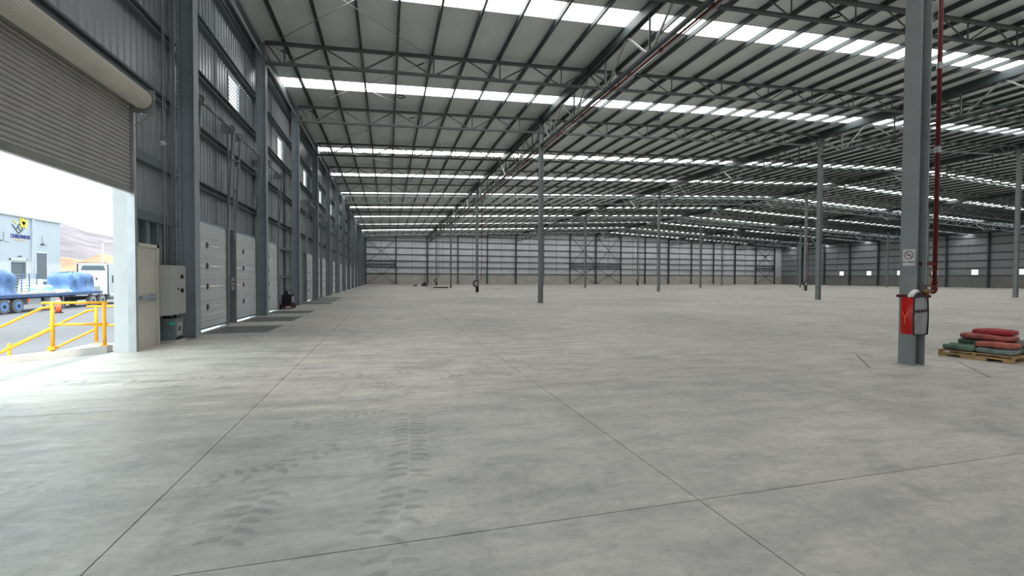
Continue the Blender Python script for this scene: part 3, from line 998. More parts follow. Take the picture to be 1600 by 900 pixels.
for k, yc in enumerate(wins):
    f = MB()
    for a in (-0.62, 0.57):
        f.box(WALL_R-0.02, WALL_R+0.08, yc+a, yc+a+0.05, WIN[0], WIN[1])
    f.box(WALL_R-0.02, WALL_R+0.08, yc-.57, yc+.57, WIN[0], WIN[0]+.05).box(WALL_R-0.02, WALL_R+0.08, yc-.57, yc+.57, WIN[1]-.05, WIN[1])
    w = struct(f.build('window_%d' % (40+k), WHITE))
    MB().box(WALL_R+0.03, WALL_R+0.05, yc-.57, yc+.57, WIN[0]+.05, WIN[1]-.05).build('pane', PANEW, w)
for n in range(2, 14):
    y = WC0+BAY*n-0.14
    r = root('wall_post', '%s steel post along the right wall, counted from the far corner' % ORD[13-n], 'post', (WALL_R-0.24, y, 0), 0, 'posts of the right wall')
    b = MB()
    b.box(-0.15, -0.12, -0.16, 0.16, 0, 11.3).box(0.11, 0.14, -0.16, 0.16, 0, 11.3).box(-0.12, 0.11, -0.015, 0.015, 0, 11.3)
    b.build('shaft', GIRTM, r)
    for z in (2.5, 4.05, 5.65, 7.2, 8.85, 10.4):
        MB().box(WALL_R-0.18, WALL_R-0.005, y+0.17, min(y+BAY-0.17, WALL_F-0.3), z-0.08, z+0.08).build('girt', GIRTM, wall_right)
    MB().box(WALL_R-0.06, WALL_R-0.01, y+BAY/2-0.03, y+BAY/2+0.03, 4.1, 11.2).build('sag_rod', STEEL, wall_right)
# wall behind the camera
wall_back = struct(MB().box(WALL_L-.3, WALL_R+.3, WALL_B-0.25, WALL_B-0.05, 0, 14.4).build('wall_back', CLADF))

# ------------------------------------------------------------------ sprinkler main and roof rods
r = root('fire_pipe', 'dark red fire main pipe hung along the first lengthwise truss', 'pipe', (10.02, 0, 10.22))
MB().tube([(0, ROW0-0.05, 0.06), (0, WALL_F-1, 0.06)], 0.042, 8).build('main_pipe', REDP, r, smooth=True)
MB().tube([(0.17, 11.9, 0.10), (0.17, WALL_F-1, 0.10)], 0.028, 6).build('branch_pipe', GALV, r, smooth=True)
for q in range(30):
    y = 8.2+3.63*q
    if y > 112:
        break
    MB().bar((0, y, 0.1), (0, y, 0.9 if q % 2 else 0.55), 0.012, 0.012).build('hanger', GALV, r)
    MB().tube([(0, y-0.06, 0.06), (0, y+0.06, 0.06)], 0.075, 8).build('coupling', REDP, r)
bk = 0
for n in (1, 2, 3, 4):
    ya, yb = ROW0+BAY*n, ROW0+BAY*(n+1)
    for s in (0, 1):
        a, b = ((-4.7, ya), (2.0, yb)) if s == 0 else ((2.0, ya), (-4.7, yb))
        za, zb = ztop(a[0])-0.13-0.04*s, ztop(b[0])-0.13-0.04*s
        rr = root('brace_rod', '%s thin diagonal tie rod under the roof near the left wall' % ORD[bk], 'tie rod', (a[0], a[1], za), 0, 'roof tie rods')
        bk += 1
        d = Vector((b[0]-a[0], b[1]-a[1], zb-za))
        MB().tube([(0, 0, 0), d], 0.013, 6).build('rod', GALV, rr, smooth=True)
        MB().tube([d*0.06, d*0.10], 0.032, 6).build('turnbuckle', DARK, rr)
# hanging cable rings
for k, (x, y, z, lab) in enumerate([(0.71, 24.5, 10.95, 'black cable ring hanging under the left roof bay near the second skylight'),
                                    (15.5, 13.0, 11.05, 'black cable ring hanging from the roof nearest the camera, at the picture top'),
                                    (15.4, 24.1, 11.05, 'black cable ring hanging right of the fire pipe'),
                                    (0.4, 36.4, 11.0, 'small far black cable ring hanging in the left roof bay'),
                                    (15.3, 36.5, 11.0, 'small far black cable ring hanging right of the second-row column')]):
    r = root('cable_ring', lab, 'cable ring', (x, y, z), 0, 'cable rings hanging from the roof')
    pts = [(0.19*math.cos(2*math.pi*i/20), 0.19*math.sin(2*math.pi*i/20), 0.02*math.sin(4*math.pi*i/20)) for i in range(21)]
    MB().tube(pts, 0.028, 6).build('coil', BLACK, r, smooth=True)
    MB().tube([(0.19, 0, 0), (0.1, 0, 0.25), (0.0, 0, ztop(x)-z-0.01)], 0.009, 5).build('drop_wire', BLACK, r)
    MB().tube([(-0.19, 0, 0), (-0.05, 0, 0.25), (0.0, 0, 0.45)], 0.009, 5).build('drop_wire', BLACK, r)

# ------------------------------------------------------------------ things on the near column
NC = Vector((XL0, ROW0, 0))
fx = XL0-0.135                   # face of the -X flange
r = root('no_smoking_sign', 'white no-smoking sign with black lettering on the near column', 'sign', (fx-0.003, ROW0-0.015, 2.015))
MB().box(-0.003, 0.002, -0.105, 0.105, -0.155, 0.155).build('sign_board', SIGNW, r)
def disc_ring(m, ro, ri, cy, cz, x, n=28):
    vs, fs = [], []
    for i in range(n):
        a = 2*math.pi*i/n
        vs += [(x, cy+ro*math.cos(a), cz+ro*math.sin(a)), (x, cy+ri*math.cos(a), cz+ri*math.sin(a))]
    for i in range(n):
        j = (i+1) % n
        fs.append((2*i, 2*j, 2*j+1, 2*i+1))
    m.add(vs, fs)
pr = MB()
disc_ring(pr, 0.080, 0.067, 0, 0.045, -0.0038)
pr.bar((-0.0042, 0.052, 0.045+0.052), (-0.0042, -0.052, 0.045-0.052), 0.014, 0.0008, (1, 0, 0))
pr.build('prohibition_ring', SIGNR, r)
cg = MB().box(-0.0036, -0.0031, -0.035, 0.05, 0.034, 0.046).box(-0.0036, -0.0031, -0.05, -0.04, 0.034, 0.046)
cg.bar((-0.0034, -0.043, 0.052), (-0.0034, -0.03, 0.068), 0.006, 0.0005, (1, 0, 0)).bar((-0.0034, -0.03, 0.068), (-0.0034, -0.005, 0.076), 0.006, 0.0005, (1, 0, 0)).bar((-0.0034, -0.005, 0.076), (-0.0034, 0.01, 0.09), 0.006, 0.0005, (1, 0, 0))
cg.build('cigarette', SIGNK, r)
tm = place(text_mesh('NO FUMAR', 0.040, SIGNK, 0.0004, 0.0012), 'lettering', r, (-0.0038, 0, -0.088))
tm.rotation_euler = (math.pi/2, 0, -math.pi/2)

# hose bag
BW, BD, BH = 0.42, 0.20, 0.66
bagloc = (9.20, 6.055, 0.62)
r = root('fire_hose_bag', 'red and grey vinyl fire hose bag strapped to the near column', 'bag', bagloc, math.radians(4))
def bag_shell(part):
    m = MB()
    NZ, NU = 12, 8
    def P(u, v, face):
        # v 0..1 height, bulge
        z = v*BH
        wv = (0.80+0.20*math.sin(math.pi*min(1, 0.25+0.62*(1-v))))*(1-0.10*v)
        bl = 0.035*math.sin(math.pi*u)*math.sin(math.pi*v)
        wr_ = 0.010*noise.noise(Vector((u*9, v*3, face*5.0)))
        if face == 0:      # front, facing -Y
            return (-BW/2*wv+BW*wv*u, -BD/2-bl-wr_, z+0.02*math.sin(math.pi*u)*(1 if v > .95 else -1 if v < .05 else 0))
        if face == 1:      # left, facing -X
            return (-BW/2*wv-bl-wr_, BD/2-BD*u, z)
        if face == 2:      # right
            return (BW/2*wv+bl*0.6, -BD/2+BD*u, z)
        if face == 3:      # back
            return (BW/2*wv-BW*wv*u, BD/2, z)
    for fc in part:
        vs = [P(i/NU, j/NZ, fc) for j in range(NZ+1) for i in range(NU+1)]
        fs = [(j*(NU+1)+i, j*(NU+1)+i+1, (j+1)*(NU+1)+i+1, (j+1)*(NU+1)+i) for j in range(NZ) for i in range(NU)]
        m.add(vs, fs)
    return m
bag_shell([0]).build('clear_front', CLEARV, r, smooth=True)
bag_shell([1]).build('red_side', RED, r, smooth=True)
sh = bag_shell([2, 3])
sh.box(-BW/2*0.78, BW/2*0.78, -BD/2, BD/2, 0.0, 0.01)
sh.build('dark_shell', SIGNR, r)
mk = MB()
mk.bar((-BW/2-0.036, 0.05, 0.40), (-BW/2-0.040, 0.0, 0.30), 0.016, 0.004, (1, 0, 0)).bar((-BW/2-0.036, -0.05, 0.42), (-BW/2-0.040, 0.0, 0.30), 0.016, 0.004, (1, 0, 0)).bar((-BW/2-0.040, 0.0, 0.30), (-BW/2-0.036, 0.0, 0.20), 0.016, 0.004, (1, 0, 0))
mk.build('printed_mark', ORANGE, r)
# piping round the front edge
pp = []
for j in range(13):
    v = j/12
    wv = (0.80+0.20*math.sin(math.pi*min(1, 0.25+0.62*(1-v))))*(1-0.10*v)
    pp.append((-BW/2*wv, -BD/2-0.004, v*BH))
pq = [(-x, y, z) for x, y, z in pp]
MB().tube(pp, 0.012, 6).build('piping', BLACK, r, smooth=True)
MB().tube(pq, 0.014, 6).build('piping', BLACK, r, smooth=True)
MB().tube([pp[0], (0, -BD/2-0.01, -0.012), pq[0]], 0.013, 6).build('piping', BLACK, r, smooth=True)
MB().tube([pp[-1], (0, -BD/2-0.005, BH+0.02), pq[-1]], 0.013, 6).build('piping', BLACK, r, smooth=True)
tmx = text_mesh('HIDRANTE', 0.074, SIGNK, 0.001, 0.0025)
for v_ in tmx.vertices:
    u_ = min(1, max(0, v_.co.x/(BW*0.86)+0.5))
    v_.co.z += 0.036*math.sin(math.pi*u_)*math.sin(math.pi*(0.42+v_.co.y)/BH)+0.012
    v_.co.y += 0.06*v_.co.x
tx = place(tmx, 'lettering', r, (0.0, -BD/2, 0.42))
tx.rotation_euler = (math.pi/2, 0, 0)
MB().tube([(-0.12, 0.0, 0.60), (-0.10, 0.0, 0.70), (-0.03, 0.0, 0.755), (0.06, 0.02, 0.77), (0.16, 0.05, 0.765)], [0.045, 0.045, 0.042, 0.036, 0.03], 10).build('white_hose', HOSE, r, smooth=True)
MB().box(-BW/2*0.7, BW/2*0.7, -BD/2+0.02, BD/2, BH-0.03, BH+0.01).build('top_rack', DARK, r)
# red clamp band round the column
r = root('column_clamp', 'dark red steel clamp band round the near column holding the hose bag', 'clamp', (XL0, ROW0, 1.29))
MB().box(-0.165, -0.137, -0.20, 0.17, -0.025, 0.025).box(-0.165, 0.165, -0.20, -0.172, -0.025, 0.025).box(0.137, 0.165, -0.20, 0.17, -0.025, 0.025).box(-0.165, 0.165, 0.142, 0.17, -0.025, 0.025).build('band', REDP, r)
MB().box(-0.36, -0.15, -0.21, -0.175, -0.02, 0.02).build('rack_arm', REDP, r)
# standpipe with valve
sx, sy = 10.02, ROW0-0.08
r = root('standpipe', 'red vertical fire standpipe with hose valve beside the near column', 'pipe', (sx, sy, 0))
MB().tube([(0, 0, 1.47), (0, 0, 10.28)], 0.037, 10).build('riser', REDP, r, smooth=True)
MB().tube([(0, 0, 1.50), (0, 0, 1.42), (-0.02, 0, 1.385), (-0.08, -0.01, 1.375)], 0.05, 10).build('elbow', REDP, r, smooth=True)
MB().tube([(-0.06, -0.01, 1.375), (-0.30, -0.08, 1.365), (-0.52, -0.16, 1.375)], 0.03, 8).build('valve_pipe', BRASS, r, smooth=True)
v = MB().tube([(-0.42, -0.13, 1.31), (-0.42, -0.13, 1.43)], 0.045, 10).build('valve_body', BRASS, r, smooth=True)
MB().tube([(-0.42, -0.13, 1.43), (-0.42, -0.13, 1.49)], 0.012, 6).build('valve_stem', BRASS, v)
MB().tube([(-0.42+0.05*math.cos(a*math.pi/6), -0.13+0.05*math.sin(a*math.pi/6), 1.49) for a in range(13)], 0.009, 6).build('hand_wheel', REDP, v)
MB().bar((-0.33, 0.03, 1.90), (0.0, 0.0, 1.90), 0.05, 0.05).build('wall_bracket', REDP, r)
MB().tube([(0.0, 0.0, 1.53), (0.0, 0.0, 1.57)], 0.052, 10).build('coupling', REDP, r)
MB().tube([(-0.06, 0, 1.80), (-0.12, 0.01, 1.72), (-0.05, 0, 1.62), (-0.10, 0, 1.52), (-0.04, 0, 1.44)], 0.012, 6).build('chain', BRASS, r)
for z in (5.62, 4.05):
    MB().tube([(0, 0, z-0.06), (0, 0, z+0.06)], 0.048, 10).build('coupling', GALV, r)

# hose reels on farther columns
for (kk, i, lab) in [(2, 0, 'hose bag on rack on the third-row column of the first line'), (4, 0, 'small far hose bag on the fifth-row column of the first line'),
                     (2, 2, 'hose bag on the third-row column of the third line'), (4, 2, 'small far hose bag on the fifth-row column of the third line')]:
    X, Y = LINES[i], ROW0+3*BAY*kk
    r = root('hose_rack', lab, 'hose rack', (X, Y, 0), 0, 'hose racks on the far columns')
    MB().tube([(-0.42, -0.25, 0.72), (-0.46, -0.25, 1.05), (-0.36, -0.25, 1.25), (0.02, -0.25, 1.32), (0.1, -0.25, 1.2), (0.08, -0.25, 0.72), (-0.2, -0.25, 0.62), (-0.42, -0.25, 0.72)], 0.07, 6).build('hose_loop', BLACK, r)
    MB().box(-0.36, 0.06, -0.29, -0.21, 0.70, 1.2).build('bag', CLEARV, r)
    MB().tube([(0.5, 0, 10.2), (0.5, 0, 1.6), (0.42, -0.05, 1.4), (0.2, -0.2, 1.4)], 0.03, 6).build('riser', REDP, r)
    MB().bar((0.12, 0, 2.0), (0.5, 0, 2.0), 0.05, 0.05).build('bracket', REDP, r)
    MB().box(-0.16, 0.16, -0.17, -0.142, 0.0, 0.62).build('column_guard', BLACK, r)
# debris far down the hall
r = root('debris_heap', 'small dark heap of scrap on the far floor left of the column', 'heap', (6.7, 88.0, 0))
MB().add([(-0.7, -0.5, 0), (0.7, -0.5, 0), (0.6, 0.5, 0), (-0.6, 0.5, 0), (0.05, 0, 0.9), (-0.2, -.1, 0.5), (.35, 0.1, .45)], [(0, 1, 6, 4, 5), (1, 2, 6), (2, 4, 6), (2, 3, 4), (3, 5, 4), (3, 0, 5), (3, 2, 1, 0)]).build('scrap_pile', BLACK, r)
MB().tube([(0, 0, 0.8), (0.1, 0, 2.4)], 0.04, 5).build('upright_stick', DARK, r)
MB().box(-1.9, -1.3, -.3, .2, 0, 0.25).build('block', DARK, r)
o = MB().box(6.9, 9.2, 71.4, 71.9, 0, 0.16).build('floor_beam', BLACK)
tag(o, 'dark steel length lying on the floor beside the fourth-row column', 'beam')

# ------------------------------------------------------------------ pallet of sacks
pa = math.atan2(-1.09, 0.22)
e1 = Vector((math.cos(pa), math.sin(pa)))
r = root('pallet', 'wooden pallet on the floor right of the near column', 'pallet', (11.25, 6.94, 0), pa)
# local x = along the near edge, local -y... y points right-hand; pallet body lies toward +y
PL, PW = 1.13, 1.15
for q in range(7):
    y = 0.02+q*(PW-0.13)/6
    MB().box(0, PL, y, y+0.10, 0.115, 0.135).build('deck_board', WOODP, r)
for x in (0.0, PL/2-0.02, PL-0.04):
    st = MB()
    st.box(x, x+0.04, 0.02, PW-0.01, 0.085, 0.115)
    st.build('stringer', WOODP, r)
sm_ = MB()
for q in (0, 1, 2):
    y = 0.02+q*(PW-0.13)/2
    # notched skirt along x
    poly = [(0, 0.0), (0.14, 0.0), (0.16, 0.05), (0.34, 0.05), (0.36, 0.0), (0.74, 0.0), (0.76, 0.05), (0.96, 0.05), (0.98, 0.0), (PL, 0.0), (PL, 0.085), (0, 0.085)]
    MB().prism(poly, 'y', y, y+0.04).build('skirt', WOODP, r)

def sack(name, label, cx, cy, z, L_, W_, H_, rot, matr, seed):
    """pillow shaped sack; cx, cy in pallet coordinates"""
    wp = Vector((11.25, 6.94))+Vector((math.cos(pa)*cx-math.sin(pa)*cy, math.sin(pa)*cx+math.cos(pa)*cy))
    m = MB()
    NU, NV = 20, 14
    vs = []
    for j in range(NV+1):
        ph = -math.pi/2+math.pi*j/NV
        for i in range(NU):
            th = 2*math.pi*i/NU
            def sg(v, p):
                return math.copysign(abs(v)**p, v)
            px = L_/2*sg(math.cos(ph), 0.20)*sg(math.cos(th), 0.22)
            py = W_/2*sg(math.cos(ph), 0.20)*sg(math.sin(th), 0.22)
            pz = H_/2*sg(math.sin(ph), 0.42)
            edge = max(abs(px)/(L_/2), abs(py)/(W_/2))
            pz *= 1-0.14*max(0, edge-0.6)/0.4
            nn = noise.noise(Vector((px*7+seed, py*7, pz*5)))*0.034+noise.noise(Vector((px*17, py*17+seed, pz*9)))*0.008
            k_ = 1+nn*2.5
            vs.append((px*k_, py*k_, max(0.002, pz+H_/2+(nn if ph > -1.0 else 0))))
    fs = []
    for j in range(NV):
        for i in range(NU):
            fs.append((j*NU+i, j*NU+(i+1) % NU, (j+1)*NU+(i+1) % NU, (j+1)*NU+i))
    m.add(vs, fs)
    o = m.build(name, matr, None, smooth=True)
    o.location = (wp.x, wp.y, z)
    o.rotation_euler = (0, 0, pa+rot)
    return tag(o, label, 'sack', 'sacks on the pallet')
z1 = 0.137
sack('cement_sack', 'green sack lying on the left end of the pallet deck', 0.30, 0.24, z1, 0.50, 0.40, 0.125, 0.0, GREENS, 1)
sack('cement_sack', 'grey-green sack on the pallet deck under the pink sack', 0.83, 0.26, z1, 0.56, 0.42, 0.125, 0.02, GREYG, 2)
sack('cement_sack', 'green sack at the back left of the pallet deck', 0.30, 0.74, z1, 0.50, 0.42, 0.125, 0.05, GREENS, 3)
sack('cement_sack', 'dark green sack on the pallet deck at the right edge of the picture', 0.84, 0.76, z1, 0.54, 0.46, 0.125, 0, GREENS, 4)
z2 = z1+0.118
sack('cement_sack', 'dark green sack in the second layer behind the pink sack', 0.42, 0.62, z2, 0.55, 0.42, 0.115, 0.1, GREENS, 5)
sack('cement_sack', 'long pink sack in the second layer over the grey-green sack', 0.83, 0.28, z2, 0.58, 0.40, 0.125, -0.04, PINK, 6)
sack('cement_sack', 'green sack of the second layer leaning at the right edge of the picture', 0.90, 0.78, z2, 0.50, 0.40, 0.15, 0.1, GREYG, 7)
z3 = z2+0.118
sack('cement_sack', 'wide dusty red sack in the third layer under the crimson sack', 0.62, 0.55, z3, 0.80, 0.46, 0.12, 0.0, PINK, 8)
z4 = z3+0.112
sack('cement_sack', 'crimson sack lying on the very top of the pallet pile', 0.68, 0.60, z4, 0.60, 0.40, 0.115, -0.05, REDS, 9)

# ------------------------------------------------------------------ outside: yard, ramp, stairs, railings
yd = MB().box(-420, -5.62, -120, 420, -1.3, -1.0).build('yard_ground', ASPH)
struct(yd)
fw_ = MB().box(-5.66, -5.62, WALL_B-.3, WALL_F+.3, -1.0, -0.012).build('foundation_wall', CONC)
struct(fw_)
rp = MB().add([(-5.66, 4.5, -0.005), (-16.6, 4.5, -1.0), (-16.6, 11.40, -1.0), (-5.66, 11.40, -0.005), (-5.66, 4.5, -1.0), (-5.66, 11.40, -1.0)],
              [(0, 1, 2, 3), (0, 4, 1), (3, 2, 5), (0, 3, 5, 4), (1, 4, 5, 2)]).build('ramp', KERB)
struct(rp)
kb = MB().add([(-5.66, 11.41, -1.0), (-16.0, 11.41, -1.0), (-16.0, 11.41, -0.80), (-5.66, 11.41, 0.145), (-5.66, 11.62, -1.0), (-16.0, 11.62, -1.0), (-16.0, 11.62, -0.80), (-5.66, 11.62, 0.145)],
              [(0, 1, 2, 3), (7, 6, 5, 4), (0, 4, 5, 1), (1, 5, 6, 2), (2, 6, 7, 3), (3, 7, 4, 0)]).build('ramp_kerb', KERB)
struct(kb)
sg_ = MB().box(-6.80, -5.67, 11.63, 13.1, -1.0, 0.0).build('stair_landing', KERB)
struct(sg_)
for q in range(6):
    MB().box(-6.80-0.29*(q+1), -6.80-0.29*q, 11.64, 13.09, -1.0, -0.16*(q+1)+0.0).build('step', KERB, sg_)
def railing(y, label, z_off):
    r = root('hand_railing', label, 'railing', (-5.7, y, 0), 0, 'yellow stair railings')
    zt, zm = 1.03+z_off, 0.58+z_off
    def T(pts, nm, rad=0.027):
        MB().tube(pts, rad, 8).build(nm, YEL, r, smooth=True)
    for x in (-0.06, -0.95):
        po = MB().tube([(x, 0, 0.05), (x, 0, zt)], 0.034, 8).build('post', YEL, r, smooth=True)
        MB().box(x-0.06, x+0.06, -0.06, 0.06, 0.09 if y < 12 else 0.0, 0.155 if y < 12 else 0.015).build('foot_plate', YEL, po)
    for x, g0 in ((-2.6, -0.93),):
        MB().tube([(x, 0, g0), (x, 0, zt-0.55*(abs(x)-1.1)-0.0)], 0.034, 8).build('post', YEL, r, smooth=True)
    T([(0.0, 0, zt), (-1.12, 0, zt)], 'top_rail')
    T([(0.0, 0, zm), (-1.0, 0, zm)], 'mid_rail')
    T([(-0.98, 0, zt-0.09), (-1.12, 0, zt-0.10), (-2.7, 0, zt-0.10-0.55*1.58)], 'stair_top_rail')
    T([(-0.95, 0, zm-0.08), (-2.7, 0, zm-0.08-0.55*1.72)], 'stair_mid_rail')
railing(11.54, 'yellow steel stair railing nearest the doorway, on the kerb', 0.02)
railing(13.0, 'farther yellow steel stair railing behind the nearest one', -0.14)

r = root('traffic_post', 'orange and white traffic delineator post standing in the yard', 'traffic post', (-22.4, 39.5, -1.0))
MB().tube([(0, 0, 0), (0, 0, 0.05)], 0.26, 12).build('base', BLACK, r)
MB().tube([(0, 0, 0.05), (0, 0, 0.66)], [0.17, 0.13], 12).build('lower_body', ORANGE, r, smooth=True)
MB().tube([(0, 0, 0.66), (0, 0, 0.92)], 0.125, 12).build('white_sleeve', WHITE, r, smooth=True)
MB().tube([(0, 0, 0.92), (0, 0, 1.02)], [0.12, 0.09], 12).build('cap', ORANGE, r, smooth=True)

# ------------------------------------------------------------------ flatbed truck
TX, TG = -26.15, -1.0                 # truck centre line, ground
tr = root('flatbed_trailer', 'long blue flatbed trailer with worn deck parked in the yard', 'trailer', (TX, 38.0, TG))
Y0, Y1 = -1.6, 11.6
DKZ = 1.28
MB().box(-1.25, 1.25, Y0, Y1, DKZ-0.05, DKZ).build('deck', DECK, tr)
for s in (-1.25, 1.25):
    MB().box(s-0.04, s+0.04, Y0, Y1, DKZ-0.20, DKZ+0.02).build('side_rail', TRUCKB, tr)
for s in (-0.45, 0.45):
    MB().prism([(Y0, DKZ-0.06), (Y0, DKZ-0.30), (3.0, DKZ-0.32), (4.5, DKZ-0.62), (7.0, DKZ-0.62), (8.5, DKZ-0.30), (Y1, DKZ-0.28), (Y1, DKZ-0.06)], 'x', s-0.06, s+0.06).build('chassis_beam', TRUCKB, tr)
for q in range(12):
    y = Y0+0.5+q*1.08
    MB().box(-1.2, 1.2, y-0.04, y+0.04, DKZ-0.18, DKZ-0.06).build('cross_member', TRUCKB, tr)
def wheel(parent, x, y, rim, rad=0.51, w=0.28):
    side = 1 if x > 0 else -1
    t = MB().tube([(x-w/2, y, rad), (x-w/2+0.03, y, rad), (x+w/2-0.03, y, rad), (x+w/2, y, rad)], [rad-0.05, rad, rad, rad-0.05], 22).build('tyre', TYRE, parent, smooth=False)
    MB().tube([(x+side*w*0.5, y, rad), (x+side*(w*0.5+0.012), y, rad)], 0.33, 18).build('rim', rim, t)
    MB().tube([(x+side*(w*0.5+0.012), y, rad), (x+side*(w*0.5+0.05), y, rad)], 0.12, 10).build('hub', DARK, t)
for y in (0.7, 1.95):
    for x in (-1.08, 1.08):
        wheel(tr, x, y, RIMB)
    MB().tube([(-1.0, y, 0.51), (1.0, y, 0.51)], 0.07, 8).build('axle', DARK, tr)
MB().box(0.75, 1.15, 2.9, 4.2, 0.55, 0.98).build('tool_box', CABG, tr)
MB().box(0.75, 1.15, 5.2, 6.2, 0.60, 0.98).build('tool_box', WHITE, tr)
MB().box(0.55, 0.7, 7.4, 7.55, 0.0, 1.0).box(-0.7, -0.55, 7.4, 7.55, 0.0, 1.0).build('landing_leg', GALV, tr)
MB().box(1.22, 1.30, 2.75, 2.9, 0.75, 0.95).build('marker_lamp', ORANGE, tr)

tk = root('truck_tractor', 'white truck tractor with sleeper cab seen from behind in the yard', 'truck', (TX, 48.5, TG))
for y in (-0.1, 1.25):
    for x in (-1.06, 1.06):
        wheel(tk, x, y, RIMG)
for x in (-1.05, 1.05):
    wheel(tk, x, 5.8, RIMG)
MB().box(-0.45, 0.45, -1.0, 7.0, 0.55, 0.85).build('chassis', DARK, tk)
cab = MB()
cab.prism([(2.3, 0.95), (4.9, 0.95), (5.0, 2.1), (4.6, 3.1), (3.8, 3.75), (2.5, 3.85), (2.3, 3.7)], 'x', -1.22, 1.22)
cb = cab.build('cab', WHITE, tk)
MB().prism([(-0.95, 3.18), (0.95, 3.18), (0.80, 3.58), (-0.80, 3.58)], 'y', 2.27, 2.31).build('rear_window', GLASS, cb)
MB().box(1.221, 1.235, 3.95, 4.6, 2.15, 2.9).build('side_window', GLASS, cb)
MB().box(1.221, 1.235, 2.75, 2.95, 2.0, 2.7).build('side_vent', DARK, cb)
for s in (-1.16, 1.16):
    MB().bar((s, 2.22, 1.0), (s, 2.22, 3.75), 0.06, 0.06, (1, 0, 0)).build('cab_fairing_edge', DARK, cb)
MB().bar((-1.16, 2.22, 3.82), (1.16, 2.22, 3.82), 0.06, 0.06).build('cab_fairing_edge', DARK, cb)
for x, z in ((-0.35, 2.35), (0.25, 2.4)):
    MB().tube([(x, 2.22, z), (x, 2.3, z)], 0.07, 8).build('air_coupling', DARK, cb)
for x in (-0.5, -0.3, 0.3, 0.5):
    MB().bar((x, 2.1, 0.95), (x, 2.1, 1.75), 0.05, 0.05, (1, 0, 0)).build('rack_bar', GALV, tk)
MB().bar((-0.6, 2.1, 1.55), (0.6, 2.1, 1.55), 0.05, 0.05).build('rack_bar', GALV, tk)
MB().prism([(4.9, 0.6), (7.0, 0.6), (7.05, 1.6), (6.7, 1.95), (5.0, 2.1)], 'x', -1.0, 1.0).build('bonnet', WHITE, tk)
MB().tube([(1.05, 2.5, 0.75), (1.05, 4.6, 0.75)], 0.30, 14).build('fuel_tank', GALV, tk, smooth=True)
MB().tube([(1.05, 2.45, 1.2), (1.05, 2.45, 3.9)], 0.07, 8).build('exhaust_stack', GALV, tk, smooth=True)
MB().box(1.25, 1.45, 4.9, 5.0, 2.2, 2.9).build('mirror', WHITE, tk)

def tarp(label, x0, x1, y0, y1, zb, h, seed, matr=TARP):
    m = MB()
    NU, NV = 32, 14
    cx, cy, rx, ry = (x0+x1)/2, (y0+y1)/2, (x1-x0)/2, (y1-y0)/2
    vs = []
    for j in range(NV+1):
        t = j/NV
        for i in range(NU):
            th = 2*math.pi*i/NU
            def sg(v, p):
                return math.copysign(abs(v)**p, v)
            k_ = (1-t**7)**0.4 if t < 1 else 0
            k_ *= 1+0.12*(1-t)**3
            nn = noise.noise(Vector((math.cos(th)*2.2+seed, math.sin(th)*2.2, t*1.6)))*0.16+noise.noise(Vector((math.cos(th)*6+seed, math.sin(th)*6, t*1.2)))*0.07
            vs.append((rx*sg(math.cos(th), 0.42)*k_*(1+nn), ry*sg(math.sin(th), 0.5)*k_*(1+nn), max(0, h*t*(1+nn*0.5))))
    fs = [(j*NU+i, j*NU+(i+1) % NU, (j+1)*NU+(i+1) % NU, (j+1)*NU+i) for j in range(NV) for i in range(NU)]
    m.add(vs, fs)
    o = m.build('tarp_bundle', matr, None)
    o.location = (cx, cy, zb)
    return tag(o, label, 'tarp', 'tarpaulin bundles on the trailer')
DZ = TG+DKZ+0.002
tarp('large blue tarpaulin covering a load at the rear of the trailer', TX-1.0, TX+1.1, 36.6, 40.3, DZ, 1.8, 1.3)
tarp('blue tarpaulin covering a load at the front of the trailer by the cab', TX-1.0, TX+1.1, 46.1, 49.2, DZ, 1.68, 5.1)
tarp('small mint green sheet folded on the trailer between the blue tarpaulins', TX-0.85, TX+0.1, 44.3, 45.6, DZ, 0.62, 8.0, TARPG)
tarp('low grey-blue bundle of rope and sheet in front of the forward tarpaulin', TX+0.3, TX+1.1, 44.8, 45.9, DZ, 0.28, 3.0, CABG)
rk = root('rack_panel', 'pale steel rack of horizontal rails standing on the trailer bed', 'rack', (TX-1.1, 43.1, DZ))
for q in range(7):
    MB().bar((0, -2.5, 0.12+q*0.22), (0, 2.5, 0.12+q*0.22), 0.05, 0.06).build('rail', GALV, rk)
for q in range(7):
    MB().bar((0.05, -2.4+q*0.8, 0.0), (0.05, -2.4+q*0.8, 1.5), 0.05, 0.05, (1, 0, 0)).build('post', TRUCKB, rk)
r = root('water_jug', 'orange water jug with a dark strap hanging on the trailer rack', 'jug', (TX-0.8, 41.7, DZ+0.62))
MB().tube([(0, 0, 0), (0, 0, 0.06), (0, 0, 0.42), (0, 0, 0.5)], [0.18, 0.23, 0.23, 0.12], 12).build('body', ORANGE, r, smooth=True)
MB().tube([(0, 0, 0.5), (0, 0, 0.58)], 0.10, 10).build('lid', BLACK, r)
MB().bar((0, 0, 0.58), (-0.12, 0, 0.95), 0.10, 0.03).build('strap', BLACK, r)
r = root('timber_stack', 'pale stack of long boards lying on the trailer bed', 'timber', (TX+0.2, 42.4, DZ))
for q in range(6):
    MB().box(-0.75+q*0.26, -0.53+q*0.26, -1.6+0.2*(q % 2), 1.4+0.15*(q % 3), 0.0, 0.10+0.03*(q % 2)).build('board', DECK, r)

